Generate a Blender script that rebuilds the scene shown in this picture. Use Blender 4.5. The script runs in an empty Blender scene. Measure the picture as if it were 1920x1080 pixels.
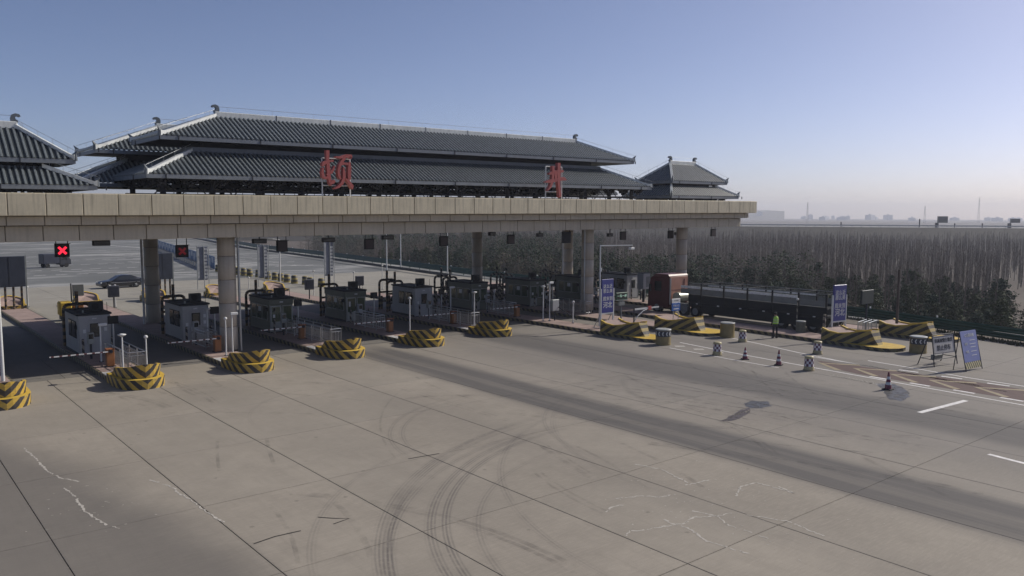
import bpy, math, random
from mathutils import Vector, Matrix
random.seed(7)
SC = bpy.context.scene
COL = SC.collection
PI = math.pi

# ------------------------------------------------------------------ camera
def set_camera():
    f, pitch, roll, yaw = 1520.3, math.radians(5.214), 0.00525, math.radians(39.602)
    cp, sp, cr, sr, cy, sy = math.cos(pitch), math.sin(pitch), math.cos(roll), math.sin(roll), math.cos(yaw), math.sin(yaw)
    M = Matrix(((1, 0, 0), (0, 0, -1), (0, 1, 0)))
    Rp = Matrix(((1, 0, 0), (0, cp, -sp), (0, sp, cp)))
    Rr = Matrix(((cr, -sr, 0), (sr, cr, 0), (0, 0, 1)))
    W = Matrix(((cy, -sy, 0), (sy, cy, 0), (0, 0, 1)))
    R = Rr @ Rp @ M @ W
    c = bpy.data.cameras.new('camera'); o = bpy.data.objects.new('camera', c); COL.objects.link(o)
    c.sensor_width = 36; c.lens = f / 1920 * 36; c.clip_end = 30000; c.clip_start = .1
    m = Matrix((R[0], -R[1], -R[2])).transposed().to_4x4()
    m.translation = (0, 0, 8.5)
    o.matrix_world = m
    SC.camera = o
set_camera()

# ------------------------------------------------------------------ light
SUN_EL, SUN_AZ = math.radians(36), math.radians(100)      # azimuth clockwise from +Y
w = bpy.data.worlds.new('World'); SC.world = w; w.use_nodes = True
nt = w.node_tree; nt.nodes.clear()
sky = nt.nodes.new('ShaderNodeTexSky'); sky.sky_type = 'NISHITA'; sky.sun_disc = False
sky.sun_elevation = SUN_EL; sky.sun_rotation = SUN_AZ; sky.altitude = 500
sky.air_density = .6; sky.dust_density = 1.6; sky.ozone_density = 2.0
bg = nt.nodes.new('ShaderNodeBackground'); bg.inputs[1].default_value = 0.05
out = nt.nodes.new('ShaderNodeOutputWorld')
wb = nt.nodes.new('ShaderNodeMixRGB'); wb.blend_type = 'MULTIPLY'; wb.inputs[0].default_value = 1; wb.inputs[2].default_value = (1.40, 1.30, 1.36, 1)   # camera white balance
nt.links.new(sky.outputs[0], wb.inputs[1]); nt.links.new(wb.outputs[0], bg.inputs[0]); nt.links.new(bg.outputs[0], out.inputs[0])
sl = bpy.data.lights.new('sun', 'SUN'); sl.energy = 2.6; sl.angle = math.radians(.55); sl.color = (1, .94, .84)
so = bpy.data.objects.new('sun', sl); COL.objects.link(so)
sd = Vector((math.sin(SUN_AZ) * math.cos(SUN_EL), math.cos(SUN_AZ) * math.cos(SUN_EL), math.sin(SUN_EL)))
so.rotation_euler = sd.to_track_quat('Z', 'Y').to_euler(); so.location = sd * 100
SC.view_settings.view_transform = 'Standard'; SC.view_settings.look = 'None'
SC.view_settings.exposure = 0.64; SC.view_settings.gamma = 1
SC.view_settings.use_curve_mapping = False

# ------------------------------------------------------------------ mesh helpers
class MB:
    def __init__(s): s.v = []; s.f = []; s.m = []; s.sm = []
    def add(s, vs, fs, mi=0, smooth=False):
        b = len(s.v); s.v += [tuple(v) for v in vs]
        for f in fs: s.f.append(tuple(b + i for i in f)); s.m.append(mi); s.sm.append(smooth)
    def box(s, x0, x1, y0, y1, z0, z1, mi=0):
        s.add([(x0,y0,z0),(x1,y0,z0),(x1,y1,z0),(x0,y1,z0),(x0,y0,z1),(x1,y0,z1),(x1,y1,z1),(x0,y1,z1)],
              [(0,3,2,1),(4,5,6,7),(0,1,5,4),(1,2,6,5),(2,3,7,6),(3,0,4,7)], mi)
        return s
    def bbox(s, x0, x1, y0, y1, z0, z1, b=.02, mi=0):     # chamfered box
        pts = []; 
        xs=(x0,x1); ys=(y0,y1); zs=(z0,z1)
        idx = {}
        for i in (0,1):
            for j in (0,1):
                for k in (0,1):
                    sx = b if i==0 else -b; sy = b if j==0 else -b; sz = b if k==0 else -b
                    for a,(dx,dy,dz) in enumerate(((0,sy,sz),(sx,0,sz),(sx,sy,0))):
                        idx[(i,j,k,a)] = len(pts); pts.append((xs[i]+dx, ys[j]+dy, zs[k]+dz))
        F = []
        def q(*keys): F.append(tuple(idx[k] for k in keys))
        for i in (0,1):
            q((i,0,0,0),(i,1,0,0),(i,1,1,0),(i,0,1,0)); q((0,i,0,1),(1,i,0,1),(1,i,1,1),(0,i,1,1)); q((0,0,i,2),(1,0,i,2),(1,1,i,2),(0,1,i,2))
        for i in (0,1):
            for j in (0,1):
                q((i,j,0,0),(i,j,1,0),(i,j,1,1),(i,j,0,1))
                q((i,0,j,0),(i,1,j,0),(i,1,j,2),(i,0,j,2))
                q((0,i,j,1),(1,i,j,1),(1,i,j,2),(0,i,j,2))
                for k in (0,1): q((i,j,k,0),(i,j,k,1),(i,j,k,2))
        s.add(pts, F, mi); return s
    def cyl(s, p0, p1, r0, r1=None, n=12, mi=0, caps=True, smooth=True):
        r1 = r0 if r1 is None else r1
        p0 = Vector(p0); p1 = Vector(p1); d = (p1 - p0).normalized()
        a = d.cross(Vector((0,0,1)) if abs(d.z) < .9 else Vector((1,0,0))).normalized(); b = d.cross(a)
        vs = []
        for p, r in ((p0, r0), (p1, r1)):
            for i in range(n):
                t = 2*PI*i/n; vs.append(p + a*math.cos(t)*r + b*math.sin(t)*r)
        s.add(vs, [(i, (i+1)%n, n+(i+1)%n, n+i) for i in range(n)], mi, smooth)
        if caps: s.add(vs[:n], [tuple(range(n))[::-1]], mi); s.add(vs[n:], [tuple(range(n))], mi)
        return s
    def tube(s, path, r, n=8, mi=0):
        P = [Vector(p) for p in path]
        for i in range(len(P)-1): s.cyl(P[i], P[i+1], r, r, n, mi, caps=True)
        return s
    def lathe(s, prof, n=20, c=(0,0,0), mi=0, smooth=True):
        vs = []
        for r, z in prof:
            for i in range(n):
                t = 2*PI*i/n; vs.append((c[0]+r*math.cos(t), c[1]+r*math.sin(t), c[2]+z))
        F = [(k*n+i, k*n+(i+1)%n, (k+1)*n+(i+1)%n, (k+1)*n+i) for k in range(len(prof)-1) for i in range(n)]
        s.add(vs, F, mi, smooth)
        s.add(vs[:n], [tuple(range(n))[::-1]], mi); s.add(vs[-n:], [tuple(range(n))], mi)
        return s
    def prism(s, poly, z0, z1, mi=0, mtop=None):
        n = len(poly)
        s.add([(x,y,z0) for x,y in poly], [tuple(range(n))[::-1]], mi)
        s.add([(x,y,z1) for x,y in poly], [tuple(range(n))], mi if mtop is None else mtop)
        s.add([(x,y,z0) for x,y in poly]+[(x,y,z1) for x,y in poly], [(i,(i+1)%n,n+(i+1)%n,n+i) for i in range(n)], mi)
        return s
    def poly(s, vs, mi=0): s.add(vs, [tuple(range(len(vs)))], mi); return s
    def mesh(s, name, mats):
        me = bpy.data.meshes.new(name); me.from_pydata(s.v, [], s.f)
        for m in (mats if isinstance(mats, (list, tuple)) else [mats]): me.materials.append(m)
        me.polygons.foreach_set('material_index', s.m); me.polygons.foreach_set('use_smooth', s.sm)
        me.update(); return me
    def obj(s, name, mats, parent=None, loc=None, rz=0, **kw):
        return mk(name, s.mesh(name, mats), parent, loc, rz, **kw)
def mk(name, me, parent=None, loc=None, rz=0, **kw):
    o = bpy.data.objects.new(name, me); COL.objects.link(o)
    if parent: o.parent = parent
    if loc: o.location = loc
    if rz: o.rotation_euler = (0, 0, rz)
    for k, v in kw.items(): o[k] = v
    return o
def thing(name, label, cat, loc=(0,0,0), rz=0, group=None):
    return mk(name, None, None, loc, rz, label=label, category=cat, **({'group': group} if group else {}))
def tag(o, label, cat, group=None):
    o['label'] = label; o['category'] = cat
    if group: o['group'] = group
    return o
def kids(o): return KIDS.get(o.name, [])
def copy_tree(root, loc, rz=None, label=None, sc=None):
    def cp(o, par):
        c = o.copy(); COL.objects.link(c); c.parent = par
        for ch in [x for x in ALLP if x.parent == o]: cp(ch, c)
        return c
    ALLP = list(root.children_recursive)
    c = cp(root, None); c.location = loc
    if rz is not None: c.rotation_euler = (0,0,rz)
    if label: c['label'] = label
    if sc: c.scale = sc
    return c

# ------------------------------------------------------------------ materials
def nodes(name):
    m = bpy.data.materials.new(name); m.use_nodes = True; t = m.node_tree
    return m, t, t.nodes['Principled BSDF']
def N(t, ty, **kw):
    n = t.nodes.new('ShaderNode' + ty)
    for k, v in kw.items(): setattr(n, k, v)
    return n
def setin(n, i, v):
    if isinstance(v, bpy.types.NodeSocket): n.id_data.links.new(v, n.inputs[i])
    elif v is not None: n.inputs[i].default_value = v
def MA(t, op, a, b=None, c=None, clamp=False):
    n = N(t, 'Math', operation=op, use_clamp=clamp); setin(n, 0, a); setin(n, 1, b)
    if c is not None: setin(n, 2, c)
    return n.outputs[0]
def MIX(t, fac, a, b, mode='MIX'):
    n = N(t, 'MixRGB', blend_type=mode); setin(n, 0, fac)
    for i, v in ((1, a), (2, b)):
        setin(n, i, v if isinstance(v, bpy.types.NodeSocket) else (*v, 1) if len(v) == 3 else v)
    return n.outputs[0]
def NOISE(t, vec, scale, detail=4, rough=.55):
    n = N(t, 'TexNoise'); setin(n, 'Vector', vec); n.inputs['Scale'].default_value = scale
    n.inputs['Detail'].default_value = detail; n.inputs['Roughness'].default_value = rough
    return n.outputs['Fac']
def RAMP(t, v, lo, hi, clamp=True):
    n = N(t, 'MapRange', clamp=clamp); setin(n, 0, v); setin(n, 1, lo); setin(n, 2, hi); return n.outputs[0]
def VSC(t, vec, sc):
    n = N(t, 'VectorMath', operation='MULTIPLY'); setin(n, 0, vec); n.inputs[1].default_value = sc; return n.outputs[0]
def sm(c, k): return tuple(min(1, x*k) for x in c)
MATS = {}
def mat(name, col, rough=.7, metal=0, var=.25, scale=1.5, bump=0, bscale=20, streak=0, spec=.4):
    if name in MATS: return MATS[name]
    m, t, b = nodes(name)
    g = N(t, 'NewGeometry').outputs['Position']
    n1 = NOISE(t, g, scale, 5); n2 = NOISE(t, g, scale*9, 3)
    f = MA(t, 'ADD', MA(t, 'MULTIPLY', n1, .7), MA(t, 'MULTIPLY', n2, .3))
    c = MIX(t, RAMP(t, f, .3, .7), sm(col, 1-var), sm(col, 1+var*.7))
    if streak:
        n3 = NOISE(t, VSC(t, g, (6, 6, .35)), 1.0, 4)
        c = MIX(t, MA(t, 'MULTIPLY', RAMP(t, n3, .48, .75), streak), c, sm(col, .35))
    ri = N(t, 'ObjectInfo').outputs['Random']
    c = MIX(t, MA(t, 'MULTIPLY', ri, .5*var), c, sm(col, .55))
    setin(b, 'Base Color', c); b.inputs['Roughness'].default_value = rough; b.inputs['Metallic'].default_value = metal
    b.inputs['Specular IOR Level'].default_value = spec
    setin(b, 'Roughness', MA(t, 'ADD', MA(t, 'MULTIPLY', n2, .2), rough-.1))
    if bump:
        bn = N(t, 'Bump'); bn.inputs['Strength'].default_value = bump; bn.inputs['Distance'].default_value = .02
        setin(bn, 'Height', NOISE(t, g, bscale, 4)); setin(b, 'Normal', bn.outputs[0])
    MATS[name] = m; return m
def stripes(name, c1, c2, kx, ky, kz, duty=.5, rough=.6, absx=False, dirt=.5):
    m, t, b = nodes(name)
    tc = N(t, 'TexCoord').outputs['Object']; sp = N(t, 'SeparateXYZ'); setin(sp, 0, tc)
    x = MA(t, 'ABSOLUTE', sp.outputs[0]) if absx else sp.outputs[0]
    v = MA(t, 'ADD', MA(t, 'ADD', MA(t, 'MULTIPLY', x, kx), MA(t, 'MULTIPLY', sp.outputs[1], ky)), MA(t, 'MULTIPLY', sp.outputs[2], kz))
    g = N(t, 'NewGeometry').outputs['Position']
    v = MA(t, 'ADD', v, MA(t, 'MULTIPLY', NOISE(t, g, 8), .06))
    fr = MA(t, 'GREATER_THAN', MA(t, 'FRACT', v), 1-duty)
    c = MIX(t, fr, c1, c2)
    c = MIX(t, MA(t, 'MULTIPLY', RAMP(t, NOISE(t, g, 3, 6, .7), .45, .7), dirt), c, (.13, .115, .095))
    c = MIX(t, MA(t, 'MULTIPLY', RAMP(t, NOISE(t, VSC(t, g, (3, 3, 26)), 1.0, 5, .75), .56, .66), .75), c, (.06, .055, .05))
    c = MIX(t, MA(t, 'GREATER_THAN', NOISE(t, g, 11, 5, .8), .64), c, (.22, .20, .17))
    setin(b, 'Base Color', c); b.inputs['Roughness'].default_value = rough
    return m
YEL, BLK = (.62, .40, .05), (.025, .022, .022)
m_kerb = stripes('kerb_paint', (.20,.17,.08), BLK, 0, 1.7, -1.6, dirt=.75)
m_nose = stripes('nose_paint', (.50,.33,.045), BLK, -1.25, -1.25, 1.75, absx=True, dirt=.5)
m_wedge = stripes('wedge_paint', (.36,.27,.07), BLK, 0, 1.15, 1.9, dirt=.55)
m_yel = mat('yellow_paint', (.55, .37, .05), .6, var=.25, scale=3)
m_guard = stripes('guard_paint', (.16, .10, .045), (.018,.014,.014), 0, 0, 2.2)
m_guardw = stripes('guard_paint_pale', (.30, .27, .22), (.02,.016,.018), 2.2, 0, 2.2)
m_armp = stripes('arm_paint', (.75, .75, .72), (.12, .03, .03), 2.6, 0, 0, duty=.35, dirt=.2)
m_orange = mat('orange_paint', (.30, .125, .045), .5, var=.2)
m_cream = mat('stone_panel', (.60, .53, .38), .55, var=.16, scale=.7, streak=.6)
m_cream2 = mat('stone_panel_lower', (.52, .46, .36), .6, var=.12, scale=.7, streak=.25)
m_joint = mat('joint_shadow_gap', (.022,.02,.018), .9)
m_colm = mat('column_cladding', (.44, .39, .32), .5, var=.12, scale=1, streak=.25)
m_soffit = mat('soffit_panel', (.16,.15,.135), .7)
m_tile = mat('roof_tile_grey', (.022, .03, .034), .6, var=.3, scale=2, bump=.3, bscale=12)  # near-black so the valleys carry painted shade between the ribs
m_rib = mat('roof_tile_rib', (.15, .17, .175), .4, var=.35, scale=3, spec=.6)  # paler than the tile: sunlit rib flanks put into the colour
m_ridge = mat('ridge_white_metal', (.66, .68, .66), .45, var=.2, streak=.3)
m_ridged = mat('ridge_grey', (.13, .15, .17), .5, var=.25)
m_eave = mat('eave_board_grey', (.17, .19, .22), .55, var=.2)
m_dark = mat('dark_steel', (.02, .024, .035), .6, var=.3)
m_dredge = mat('dark_bracket', (.012, .013, .02), .7, var=.3)
m_red = mat('sign_red', (.38, .085, .075), .5, var=.12)
m_white = mat('white_paint', (.62, .63, .62), .5, var=.12)
m_steel = mat('galvanised_steel', (.42, .44, .45), .35, metal=.6, var=.15)
m_stain = mat('stainless_steel', (.50, .51, .52), .3, metal=.85, var=.1)
m_boothw = mat('booth_white', (.38, .38, .38), .5, var=.1, streak=.2)
m_boothg = mat('booth_olive', (.12, .13, .10), .5, var=.15)
m_roofd = mat('booth_roof_dark', (.03, .032, .035), .7)
m_frame = mat('window_frame', (.30, .32, .31), .4, metal=.4)
m_rubber = mat('black_rubber', (.015,.015,.016), .8)
m_pink = mat('pink_paving', (.33, .245, .215), .85, var=.25, scale=1.5, bump=.2)
m_grey = mat('grey_paint', (.20, .21, .21), .5)
m_green = mat('guardrail_green', (.022, .075, .05), .5, var=.3)
m_blue = mat('poster_blue', (.045, .05, .22), .4, var=.06)
m_bluel = mat('poster_blue_light', (.17, .20, .42), .4, var=.1)
m_bluem = mat('notice_blue', (.04, .12, .38), .4, var=.06)
m_navy = mat('sign_back_navy', (.025, .03, .05), .5)
m_carp = mat('sedan_paint', (.012, .014, .022), .22, spec=.8, var=.05)
m_truckr = mat('truck_red', (.085, .010, .012), .4, var=.2)
m_trucklit = mat('truck_back_sunlit', (.36, .17, .12), .55, var=.25)  # paler than the cab red: sunlight on the back wall painted in
m_tank = mat('tank_alloy', (.42, .43, .36), .4, metal=.5, var=.15)
m_trail = mat('trailer_dark', (.015, .018, .022), .9, var=.3)
m_mesh = mat('trailer_mesh_grey', (.20, .21, .20), .7, var=.2)
m_vest = mat('vest_green', (.36, .62, .08), .7, var=.1)
m_cloth = mat('dark_uniform', (.022, .022, .03), .8)
m_skin = mat('skin', (.42, .25, .18), .6, var=.05)
m_conr = mat('cone_red', (.17, .035, .06), .6, var=.15)
m_check = None
def glass(name, col, rough=.12):
    m, t, b = nodes(name); b.inputs['Base Color'].default_value = (*col, 1); b.inputs['Roughness'].default_value = rough
    b.inputs['Specular IOR Level'].default_value = .8; return m
m_glass = glass('dark_glass', (.018, .022, .022)); m_glassg = glass('green_glass', (.03, .06, .035))
def emis(name, col, s):
    m, t, b = nodes(name); b.inputs['Base Color'].default_value = (*sm(col,.3), 1)
    b.inputs['Emission Color'].default_value = (*col, 1); b.inputs['Emission Strength'].default_value = s; return m
m_ledr = emis('led_red', (.9, .02, .05), 1.0); m_ledd = emis('led_red_dim', (.35, .01, .02), .12)
m_ledg = emis('led_green', (.5, .75, .6), .25); m_ledw = emis('led_white', (1, 1, .97), 1.4)
def checker():
    m, t, b = nodes('checker_wrap')
    tc = N(t, 'TexCoord').outputs['Object']; sp = N(t, 'SeparateXYZ'); setin(sp, 0, tc)
    ang = MA(t, 'ARCTAN2', sp.outputs[1], sp.outputs[0])
    a = MA(t, 'FLOOR', MA(t, 'MULTIPLY', ang, 12/(2*PI)))
    z = MA(t, 'FLOOR', MA(t, 'MULTIPLY', MA(t, 'SUBTRACT', sp.outputs[2], .24), 1/.145))
    par = MA(t, 'MODULO', MA(t, 'ABSOLUTE', MA(t, 'ADD', a, z)), 2.0)
    band = MA(t, 'MULTIPLY', MA(t, 'GREATER_THAN', sp.outputs[2], .24), MA(t, 'LESS_THAN', sp.outputs[2], .675))
    g = N(t, 'NewGeometry').outputs['Position']
    base = MIX(t, RAMP(t, NOISE(t, g, 9), .4, .65), (.48,.42,.22), (.30,.26,.15))
    chk = MIX(t, par, (.66,.63,.66), (.10,.03,.07))
    c = MIX(t, band, base, chk)
    c = MIX(t, MA(t, 'MULTIPLY', RAMP(t, NOISE(t, g, 14), .5, .7), .35), c, (.22,.19,.15))
    setin(b, 'Base Color', c); b.inputs['Roughness'].default_value = .5; return m
m_check = checker()

def concrete(name, base, slab=True):
    m, t, b = nodes(name)
    g = N(t, 'NewGeometry').outputs['Position']; sp = N(t, 'SeparateXYZ'); setin(sp, 0, g)
    X, Y = sp.outputs[0], sp.outputs[1]
    big = NOISE(t, g, .13, 4); mid = NOISE(t, g, 1.1, 6, .6); fine = NOISE(t, g, 28, 3, .6)
    brush = NOISE(t, VSC(t, g, (2.2, 14, 1)), 1.0, 4, .6)
    c = MIX(t, RAMP(t, big, .35, .65), sm(base, .86), sm(base, 1.1))
    c = MIX(t, MA(t, 'MULTIPLY', RAMP(t, mid, .35, .7), .42), c, sm(base, .70))
    c = MIX(t, MA(t, 'MULTIPLY', RAMP(t, brush, .45, .72), .34), c, sm(base, 1.32))
    c = MIX(t, MA(t, 'MULTIPLY', RAMP(t, fine, .5, .8), .3), c, sm(base, .55))
    ri = N(t, 'ObjectInfo').outputs['Random']
    c = MIX(t, MA(t, 'MULTIPLY', ri, .3), c, (base[0]*.74, base[1]*.76, base[2]*.78))
    drag = NOISE(t, VSC(t, g, (7, .5, 1)), 1.0, 5, .7)
    c = MIX(t, MA(t, 'MULTIPLY', RAMP(t, drag, .5, .72), .26), c, sm(base, .66))
    # scattered oil drips and grit
    vo = N(t, 'TexVoronoi'); setin(vo, 'Vector', g); vo.inputs['Scale'].default_value = .8
    dr = MA(t, 'MULTIPLY', MA(t, 'LESS_THAN', MA(t, 'ADD', vo.outputs['Distance'], MA(t, 'MULTIPLY', fine, .12)), .115), MA(t, 'GREATER_THAN', big, .5))
    c = MIX(t, MA(t, 'MULTIPLY', dr, .45), c, sm(base, .38))
    if slab:      # dirt gathered along the joints of each slab
        ge = N(t, 'SeparateXYZ'); setin(ge, 0, N(t, 'TexCoord').outputs['Generated'])
        def ed(o, L): return MA(t, 'MULTIPLY', MA(t, 'MINIMUM', o, MA(t, 'SUBTRACT', 1.0, o)), L)
        e = MA(t, 'MINIMUM', ed(ge.outputs[0], 4.0), MA(t, 'ADD', ed(ge.outputs[1], 5.8), .02))
        e = MA(t, 'ADD', e, MA(t, 'MULTIPLY', MA(t, 'SUBTRACT', NOISE(t, g, 3.5, 5, .7), .5), .22))
        c = MIX(t, MA(t, 'MULTIPLY', MA(t, 'SUBTRACT', 1.0, RAMP(t, e, -.03, .07)), .4), c, sm(base, .5))
    if name == 'far_asphalt':
        pt = RAMP(t, NOISE(t, VSC(t, g, (.05, .11, 1)), 1.0, 5, .65), .5, .66)
        c = MIX(t, MA(t, 'MULTIPLY', pt, .55), c, (.50, .49, .47))  # pale worn patches, with tarmac glare painted into the colour
    if slab:
        # rubber laid down by tyres: bands along the driving lanes
        wob = MA(t, 'MULTIPLY', MA(t, 'SUBTRACT', NOISE(t, VSC(t, g, (.5, .06, 1)), 1.0, 3), .5), 1.2)
        XX = MA(t, 'ADD', X, wob)
        st = NOISE(t, VSC(t, g, (5, .10, 1)), 1.0, 5, .65)
        st2 = NOISE(t, VSC(t, g, (1.6, .04, 1)), 1.0, 3, .5)
        def band(cx, hw, soft, k, y0=-50, y1=47):
            d = MA(t, 'ABSOLUTE', MA(t, 'SUBTRACT', XX, cx))
            v = MA(t, 'SUBTRACT', 1.0, RAMP(t, d, hw, hw+soft))
            v = MA(t, 'MULTIPLY', v, MA(t, 'ADD', .45, MA(t, 'MULTIPLY', st, .9)))
            v = MA(t, 'MULTIPLY', v, MA(t, 'SUBTRACT', 1.0, RAMP(t, Y, y1-4, y1)))
            return MA(t, 'MULTIPLY', v, k, clamp=True)
        tot = band(24.15, .28, .7, .75)
        for a in ((25.65, .30, .7, .75), (24.9, 1.3, 1.0, .35), (34.3, .5, .9, .55), (36.2, .5, .9, .5), (35.2, 1.6, 1.6, .35), (43.4, .7, 1.0, .3), (45.2, .5, .8, .28),
                  (30.6, .4, 1.0, .12), (19.2, .5, 1.2, .12), (13.5, .5, 1.2, .08)):
            tot = MA(t, 'ADD', tot, band(*a), clamp=True)
        # darker strip at the left edge
        d = MA(t, 'SUBTRACT', MA(t, 'ADD', X, MA(t, 'MULTIPLY', MA(t, 'SUBTRACT', Y, 27), .18)), 5.4)
        d = MA(t, 'ADD', d, MA(t, 'MULTIPLY', MA(t, 'SUBTRACT', big, .5), 3))
        lf = MA(t, 'MULTIPLY', MA(t, 'SUBTRACT', 1.0, RAMP(t, d, -.5, 1.3)), MA(t, 'SUBTRACT', 1.0, RAMP(t, Y, 33, 38)))
        tot = MA(t, 'ADD', tot, MA(t, 'MULTIPLY', lf, .62), clamp=True)
        # right hand asphalt-grey lanes
        rt = MA(t, 'MULTIPLY', RAMP(t, MA(t, 'ADD', X, MA(t, 'MULTIPLY', big, 6)), 27, 35), .46)
        c = MIX(t, rt, c, (.135, .13, .13))
        c = MIX(t, MA(t, 'MULTIPLY', tot, .8), c, (.066, .064, .066))
        # turning skid rings
        def ring(cx, cy, r, w_, k, ang0=None):
            dx = MA(t, 'SUBTRACT', X, cx); dy = MA(t, 'SUBTRACT', Y, cy)
            rr = MA(t, 'SQRT', MA(t, 'ADD', MA(t, 'MULTIPLY', dx, dx), MA(t, 'MULTIPLY', dy, dy)))
            v = MA(t, 'SUBTRACT', 1.0, RAMP(t, MA(t, 'ABSOLUTE', MA(t, 'SUBTRACT', rr, r)), w_*.3, w_))
            rib = MA(t, 'ADD', .55, MA(t, 'MULTIPLY', MA(t, 'SINE', MA(t, 'MULTIPLY', rr, 62)), .45))
            v = MA(t, 'MULTIPLY', v, rib)
            v = MA(t, 'MULTIPLY', v, RAMP(t, dx, .5, -3.5))
            v = MA(t, 'MULTIPLY', v, RAMP(t, dy, -1, 3))
            return MA(t, 'MULTIPLY', MA(t, 'MULTIPLY', v, MA(t, 'MULTIPLY', RAMP(t, NOISE(t, g, .5, 3), .22, .5), RAMP(t, NOISE(t, g, 5, 3, .7), .2, .5))), k)
        rs = None
        for a in ((23.05, 9.83, 15.05, .2, .55), (23.05, 9.83, 14.75, .14, .5), (21.99, 9.78, 13.88, .2, .5), (22.38, 10.96, 12.5, .22, .75), (22.38, 10.96, 12.1, .2, .85),
                  (22.25, 22.82, 7.36, .16, .5), (22.25, 22.82, 6.9, .15, .5), (18.02, 30.54, 5.65, .16, .32), (18.93, 13.41, 11.4, .18, .35), (27, 12, 13.5, .16, .45), (31, 16, 12, .18, .4), (24.5, 8.5, 16.8, .2, .4), (20.8, 11.5, 9.6, .18, .4), (28.5, 19, 8.5, .16, .4), (37, 21, 9.5, .2, .4)):
            v = ring(*a); rs = v if rs is None else MA(t, 'ADD', rs, v, clamp=True)
        c = MIX(t, MA(t, 'MULTIPLY', rs, .66, clamp=True), c, (.06, .055, .055))
    setin(b, 'Base Color', c); b.inputs['Roughness'].default_value = .82
    b.inputs['Specular IOR Level'].default_value = .3
    bn = N(t, 'Bump'); bn.inputs['Strength'].default_value = .25; bn.inputs['Distance'].default_value = .01
    setin(bn, 'Height', MA(t, 'ADD', fine, brush)); setin(b, 'Normal', bn.outputs[0])
    return m
m_conc = concrete('plaza_concrete', (.305, .272, .224))
m_conc2 = concrete('far_concrete', (.31, .29, .245), False)
m_conc3 = concrete('lane_concrete_shade', (.19, .175, .155), False)  # slabs under the canopy coloured darker to deepen its shade
m_asph = concrete('far_asphalt', (.15, .155, .15), False)
m_white_line = mat('road_white', (.72, .70, .68), .7, var=.3, scale=4)
m_worn = mat('road_white_worn', (.42, .40, .36), .8, var=.4, scale=5)
m_maroon = mat('red_surfacing', (.10, .062, .056), .85, var=.2, scale=2)
m_yline = mat('road_yellow_worn', (.30, .25, .16), .8, var=.3, scale=4)
m_water = mat('wet_stain', (.075, .075, .076), .45, var=.4, scale=3)
def breakup(m, lo, hi, sc):
    t = m.node_tree; b = t.nodes['Principled BSDF']; g = N(t, 'NewGeometry').outputs['Position']
    setin(b, 'Alpha', RAMP(t, NOISE(t, g, sc, 6, .7), lo, hi))
breakup(m_water, .30, .52, 2.2)
m_rust = mat('rusty_stain', (.075, .06, .055), .5, var=.3, scale=3); breakup(m_rust, .36, .52, 3)
m_chalk = mat('pale_crack_repair', (.46, .43, .38), .9, var=.3, scale=6); breakup(m_chalk, .28, .48, 9)

# ------------------------------------------------------------------ ground
def ground_shape():
    # raised plaza platform and the plain below it, as two sheets with an embankment between
    edge = [(-160,-80),(66,-80),(66,16),(66.5,30),(67.5,50),(67,74),(68.5,88),(71,112),(75,142),(80,200),(110,330),(150,480),(-160,480)]
    m = MB(); n = len(edge)
    m.poly([(x,y,-.06) for x,y in edge])
    o = m.obj('road', m_asph, kind='structure')
    outer = []
    cx, cy = -20, 150
    for x,y in edge:
        dx, dy = x-cx, y-cy; l = math.hypot(dx,dy); outer.append((x+dx/l*11, y+dy/l*11))
    m = MB()
    m.add([(x,y,-.07) for x,y in edge]+[(x,y,-5.02) for x,y in outer], [(i,n+i,n+(i+1)%n,(i+1)%n) for i in range(n)])
    m.obj('embankment', mat('dry_grass_slope', (.10,.085,.06), .95, var=.4, scale=.8, bump=.6, bscale=6), kind='structure')
    # plain
    m = MB(); R = 3600; K = 48
    m.poly([(R*math.cos(2*PI*i/K), R*math.sin(2*PI*i/K), -5) for i in range(K)])
    m.obj('ground', mat('winter_soil', (.095,.075,.058), .95, var=.4, scale=.05, bump=.5, bscale=2), kind='structure')
ground_shape()
fl = mk('plaza_pavement', None, kind='structure')
GX = [3.8+4.0*k for k in range(-4, 1)] + [7.65, 11.6, 15.55, 19.5, 23.55, 27.75, 32.0, 36.2, 40.2, 44.2, 48.2, 52.2, 56.2, 60.2, 64.2]
GY = [-5.4, .4, 6.2, 12.0, 17.75, 23.3, 29.0, 34.7, 40.4, 46.1]
for i in range(len(GX)-1):
    for j in range(len(GY)-1):
        q = .009; m = MB().bbox(GX[i]+q, GX[i+1]-q, GY[j]+q, GY[j+1]-q, -.045, random.uniform(-.002, .001), .006)
        m.obj('slab', m_conc, fl)
MB().box(-40, 65, -6, 104, -.058, -.051).obj('joint_bed', m_joint, fl)
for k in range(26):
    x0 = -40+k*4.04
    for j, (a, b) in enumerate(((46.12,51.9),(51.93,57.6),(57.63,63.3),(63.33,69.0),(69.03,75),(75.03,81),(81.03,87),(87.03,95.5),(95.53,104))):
        MB().box(x0+.01, min(65, x0+4.03), a, b, -.05, random.uniform(-.003,0)).obj('slab', m_conc2 if j > 3 else m_conc3, fl)

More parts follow.
